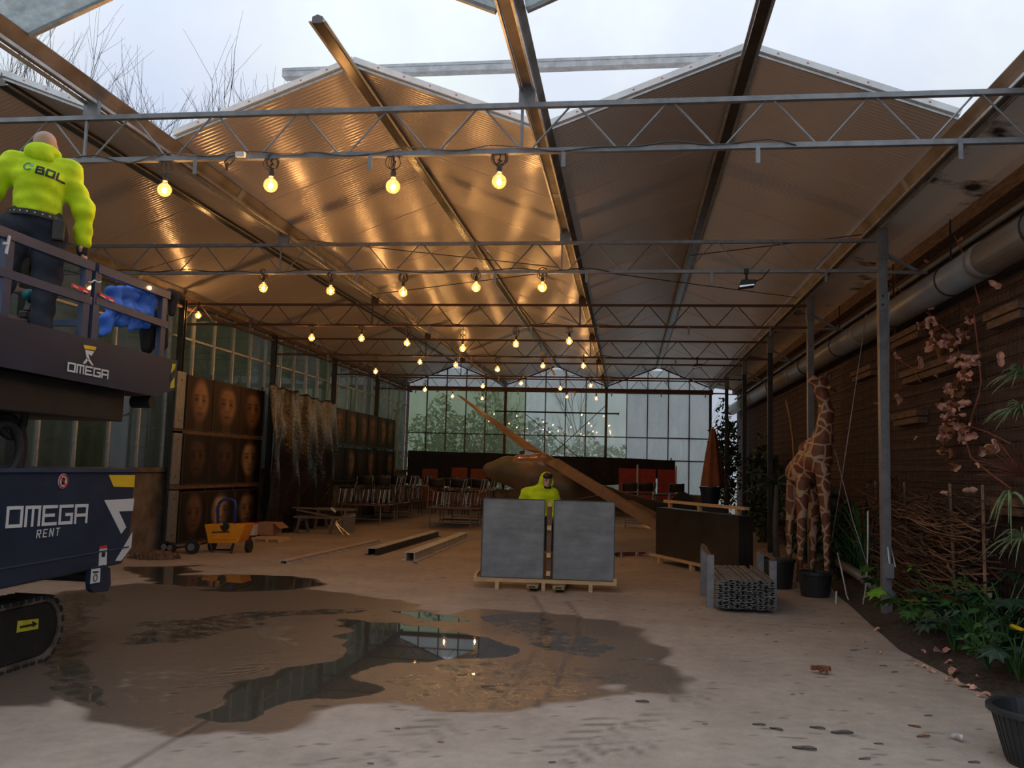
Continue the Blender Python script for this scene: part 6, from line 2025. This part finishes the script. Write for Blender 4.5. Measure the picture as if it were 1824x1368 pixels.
for y, pxs, rowname in rows:
    for k, (px, py) in enumerate(pxs):
        yy = y-.0
        c_ = at(px, py, Y=yy)
        lab = 'glowing globe bulb, %s from the left on the %s' % (ORD[k], rowname)
        if nb == 0:
            b_ = bproto
            b_.location = c_
            b_['label'], b_['group'] = lab, 'globe bulbs under the trusses'
        else:
            b_ = copy_thing(bproto, c_, (0, 0, rnd.uniform(0, 6)), lab, 'globe bulbs under the trusses')
        nb += 1
        top = 4.372
        if c_.z+.14 < top:
            pts = [c_+Vector((0, 0, .14))]
            H = top-c_.z-.14
            for i in range(1, 7):
                u = i/7
                pts.append(c_+Vector((.03*sin(i*2.4)*(1-u), -.02*cos(i*1.9), .14+H*u)))
            pts.append(Vector((c_.x, y, top)))
            MB().tube(pts, .005, 5).build('flex', 'cable', b_) if b_.rotation_euler.z == 0 else MB().tube([wm(b_).inverted() @ p_ for p_ in pts], .005, 5).build('flex', 'cable', b_, local=True)
            if y < 21:
                R_ = .06
                cc = c_+Vector((0, -.02, .14+H*.6))
                lp = [wm(b_).inverted() @ (cc+Vector((R_*cos(a)*(1+.2*sin(a*.5)), .012*a/6, R_*1.1*sin(a)))) for a in np.linspace(0, 4*pi, 26)]
                MB().tube(lp, .004, 4).build('coil', 'cable', b_, local=True)
        else:
            MB().tube([wm(b_).inverted() @ (c_+Vector((0, 0, .14))), wm(b_).inverted() @ Vector((c_.x, y, 4.86))], .005, 5).build('flex', 'cable', b_, local=True)
# ---- feed cables along the lower chords
for i, y in enumerate(TY[:5]):
    x0, x1 = (-4.1, 2.2) if i == 0 else (-7.6, .6)
    pts = []
    n = 60
    for k in range(n+1):
        u = k/n
        pts.append((x0+(x1-x0)*u, y-.035+.008*sin(k*1.7), 4.425+.018*sin(k*.9)-.05*max(0, sin(k*.33))**4))
    tag(MB().tube(pts, .006, 5).build('lamp_cable', 'cable'), 'black lamp cable along the lower chord of the %s truss' % ('nearest', 'second', 'third', 'fourth', 'fifth')[i], 'cable')
jb2 = thing('cable_socket_box', 'white socket box taped on the nearest truss left of the second bulb', 'socket', at(427, 276, Y=TY[0]))
c_ = at(427, 276, Y=TY[0]-.05)
MB().box((c_.x-.035, c_.y-.02, c_.z-.02), (c_.x+.05, c_.y+.02, c_.z+.025)).build('box', 'white', jb2, bevel=.004)
MB().tube([at(x, y, Y=TY[0]-.05) for x, y in ((420, 276), (408, 280), (400, 288), (402, 296), (410, 293), (418, 284))], .006, 6).build('plug_lead', 'cable', jb2)
MB().tube([at(x, y, Y=TY[0]-.05) for x, y in ((405, 290), (404, 302))], .012, 6).build('plug', 'black', jb2)
# ---- long stay wires through the hall
for a, b, lab in (((170, 505, TY[1]+.2), (395, 440, TY[2]-.3), 'stay wire at the left under the roof'), ((520, 425, TY[1]+.3), (1030, 480, TY[2]-1), 'stay wire under the middle roof bay'), ((1020, 478, TY[1]+.3), (1420, 530, TY[2]), 'stay wire under the right roof bay'), ((660, 525, TY[2]-1), (1020, 480, TY[1]+.3), 'stay wire rising to the centre gutter'), ((1230, 455, TY[1]+.4), (1560, 415, TY[1]+.3), 'stay wire reaching the right post head')):
    tag(MB().tube([at(a[0], a[1], Y=a[2]), at(b[0], b[1], Y=b[2])], .007, 5).build('stay_wire', 'darksteel'), lab, 'wire')
# ---- floodlights
for px, py, y, lab in ((1330, 506, TY[1], 'black floodlight on the second truss, right bay'), (1242, 652, TY[3]+.0, 'black floodlight on a farther truss, right bay')):
    c_ = at(px, py, Y=y-.05)
    t = thing('floodlight', lab, 'lamp', c_)
    s = 1.0
    MB().prism([c_+Vector((-.11, -.06, -.06)), c_+Vector((.10, -.06, -.03)), c_+Vector((.12, -.06, .05)), c_+Vector((-.07, -.06, .05))], (0, .16, 0)).build('housing', 'black', t, bevel=.01)
    MB().prism([c_+Vector((-.10, -.065, -.055)), c_+Vector((.09, -.065, -.026)), c_+Vector((.09, -.065, -.012)), c_+Vector((-.095, -.065, -.03))], (0, .01, 0)).build('glass', 'chrome', t)
    MB().bar(c_+Vector((0, .02, .05)), Vector((c_.x, y, 4.42)), .03, .02).build('yoke', 'black', t)
    MB().box((c_.x-.03, y-.04, 4.37), (c_.x+.03, y+.04, 4.43)).build('clamp', 'black', t)
    MB().tube([c_+Vector((.1, .02, .03)), c_+Vector((.2, .02, .08)), c_+Vector((.24, .03, .14)), Vector((c_.x+.3, y-.03, 4.42))], .007, 5).build('lead', 'cable', t)
# a short timber strut hanging from the middle ridge at the back
lb = thing('loose_batten', 'short pale batten hanging under the middle roof bay', 'batten', at(976, 646, Y=27.5))
MB().bar(at(965, 625, Y=27.5), at(988, 668, Y=27.5), .1, .06).build('board', 'timber', lb)
MB().tube([at(966, 627, Y=27.5), Vector((-2.0, 27.5, 5.77))], .008, 5).build('hanging_wire', 'darksteel', lb)
# ================================================================== outside: shrubs against the glass, bare trees beyond
MAT['fol1'] = M('foliage_mid', (.10, .17, .045), .6, var=.5, scale=2)
MAT['fol2'] = M('foliage_olive', (.16, .19, .07), .6, var=.4, scale=2)
MAT['fol3'] = M('foliage_dark', (.045, .085, .028), .6, var=.5, scale=2)
k = 0
W_ = ('first', 'second', 'third', 'fourth', 'fifth', 'sixth', 'seventh', 'eighth', 'ninth')
for x, y, z, r, mt in ((-7.2, 37.0, 2.2, (1.6, 1.2, 2.3), 'fol1'), (-5.0, 37.6, 2.6, (1.6, 1.3, 2.6), 'fol2'), (-3.2, 38.2, 1.9, (1.4, 1.2, 2.0), 'fol1'), (-1.0, 39.5, 1.6, (1.6, 1.3, 1.6), 'fol2'), (1.2, 40.5, 1.4, (1.6, 1.3, 1.4), 'fol2'), (3.4, 41.0, 1.2, (1.6, 1.3, 1.2), 'fol2')):
    foliage('garden_shrub', '%s green shrub from the left behind the back glass' % W_[k], (x, y, z), r, 2400, .13, mt, cat='shrub', seed=30+k)
    k += 1
for k, (y, x, z, r, mt) in enumerate(((10.5, -10.2, 1.5, (.9, 1.0, 1.3), 'fol2'), (13.2, -10.6, 2.0, (1.0, 1.2, 1.8), 'fol1'), (16.4, -10.4, 2.6, (1.0, 1.5, 2.3), 'fol3'), (19.6, -10.8, 2.6, (1.0, 1.6, 2.2), 'fol3'), (23.5, -11.0, 2.6, (1.1, 1.6, 2.2), 'fol1'), (27.5, -11.2, 2.7, (1.1, 1.7, 2.2), 'fol1'), (31.5, -11.0, 2.6, (1.1, 1.7, 2.2), 'fol2'))):
    foliage('garden_shrub', '%s green shrub from the front behind the left glass wall' % W_[k], (x, y, z), r, 1900, .12, mt, cat='shrub', seed=50+k)
def bare_tree(base, h, seed, label, levels=4, spread=.45):
    r = random.Random(seed)
    t = thing('bare_tree', label, 'tree', base)
    mb, tr = MB(), MB()
    def grow(p, d, ln, rad, lev):
        pts = [p]
        q = p
        dd = d
        for i in range(3):
            dd = (dd+Vector((r.uniform(-.12, .12), r.uniform(-.12, .12), .08))).normalized()
            q = q+dd*ln/3
            pts.append(q)
        (tr if lev == levels else mb).tube(pts, [rad, rad*.85, rad*.7, rad*.55], 5 if lev > 1 else 3, cap=False)
        if lev == 0:
            return
        for i in range(r.choice((4, 5))):
            j = r.choice((1, 2, 3, 3))
            nd = (dd+Vector((r.uniform(-1, 1), r.uniform(-1, 1), r.uniform(-.1, .5)))*spread*1.3).normalized()
            grow(pts[j], nd, ln*r.uniform(.55, .8), rad*.5, lev-1)
    grow(Vector(base), Vector((r.uniform(-.05, .05), 0, 1)), h*.40, h*.0075, levels)
    tr.build('trunk', 'bark', t)
    o_ = mb.build('branches', 'bark', t)
    o_['kind'] = 'stuff'
    return t
for k, (px, py, y, lab) in enumerate(((335, 128, 52, 'tallest bare tree against the sky left of the middle roof'), (295, 178, 54, 'small bare tree left of the tallest one'), (372, 150, 50, 'bare tree right of the tallest one'), (55, 118, 50, 'bare tree above the left roof edge'), (12, 125, 55, 'bare tree at the far left edge of the sky'), (90, 140, 52, 'low bare tree right of the others above the left roof'))):
    c_ = at(px, py, Y=y)
    bare_tree((c_.x, y, -.06), c_.z*1.02, 100+k, lab, levels=4, spread=.5)
for k, (x, y, h) in enumerate(((-5.5, 46, 8), (-1.5, 48, 8), (1.5, 45, 7.5), (4.0, 47, 7))):
    bare_tree((x, y, -.06), h, 200+k, '%s bare tree from the left seen through the back glass' % W_[k], levels=4)
# pale neighbouring glasshouse seen through the left wall
ng = thing('neighbouring_glasshouse', 'white framed neighbouring glasshouse beyond the left glass wall', 'building', (-14.5, 22, -.05))
for k in range(9):
    y = 8+3.5*k
    MB().box((-14.6, y-.06, -.05), (-14.45, y+.06, 4.4)).build('post', 'white', ng)
for z in (1.0, 2.6, 4.3):
    MB().box((-14.62, 8, z-.06), (-14.48, 36, z+.06)).build('rail', 'white', ng)
for k in range(8):
    MB().box((-14.55, 8.06+3.5*k, 0), (-14.54, 11.44+3.5*k, 4.24)).build('pane', 'glass_fog', ng)
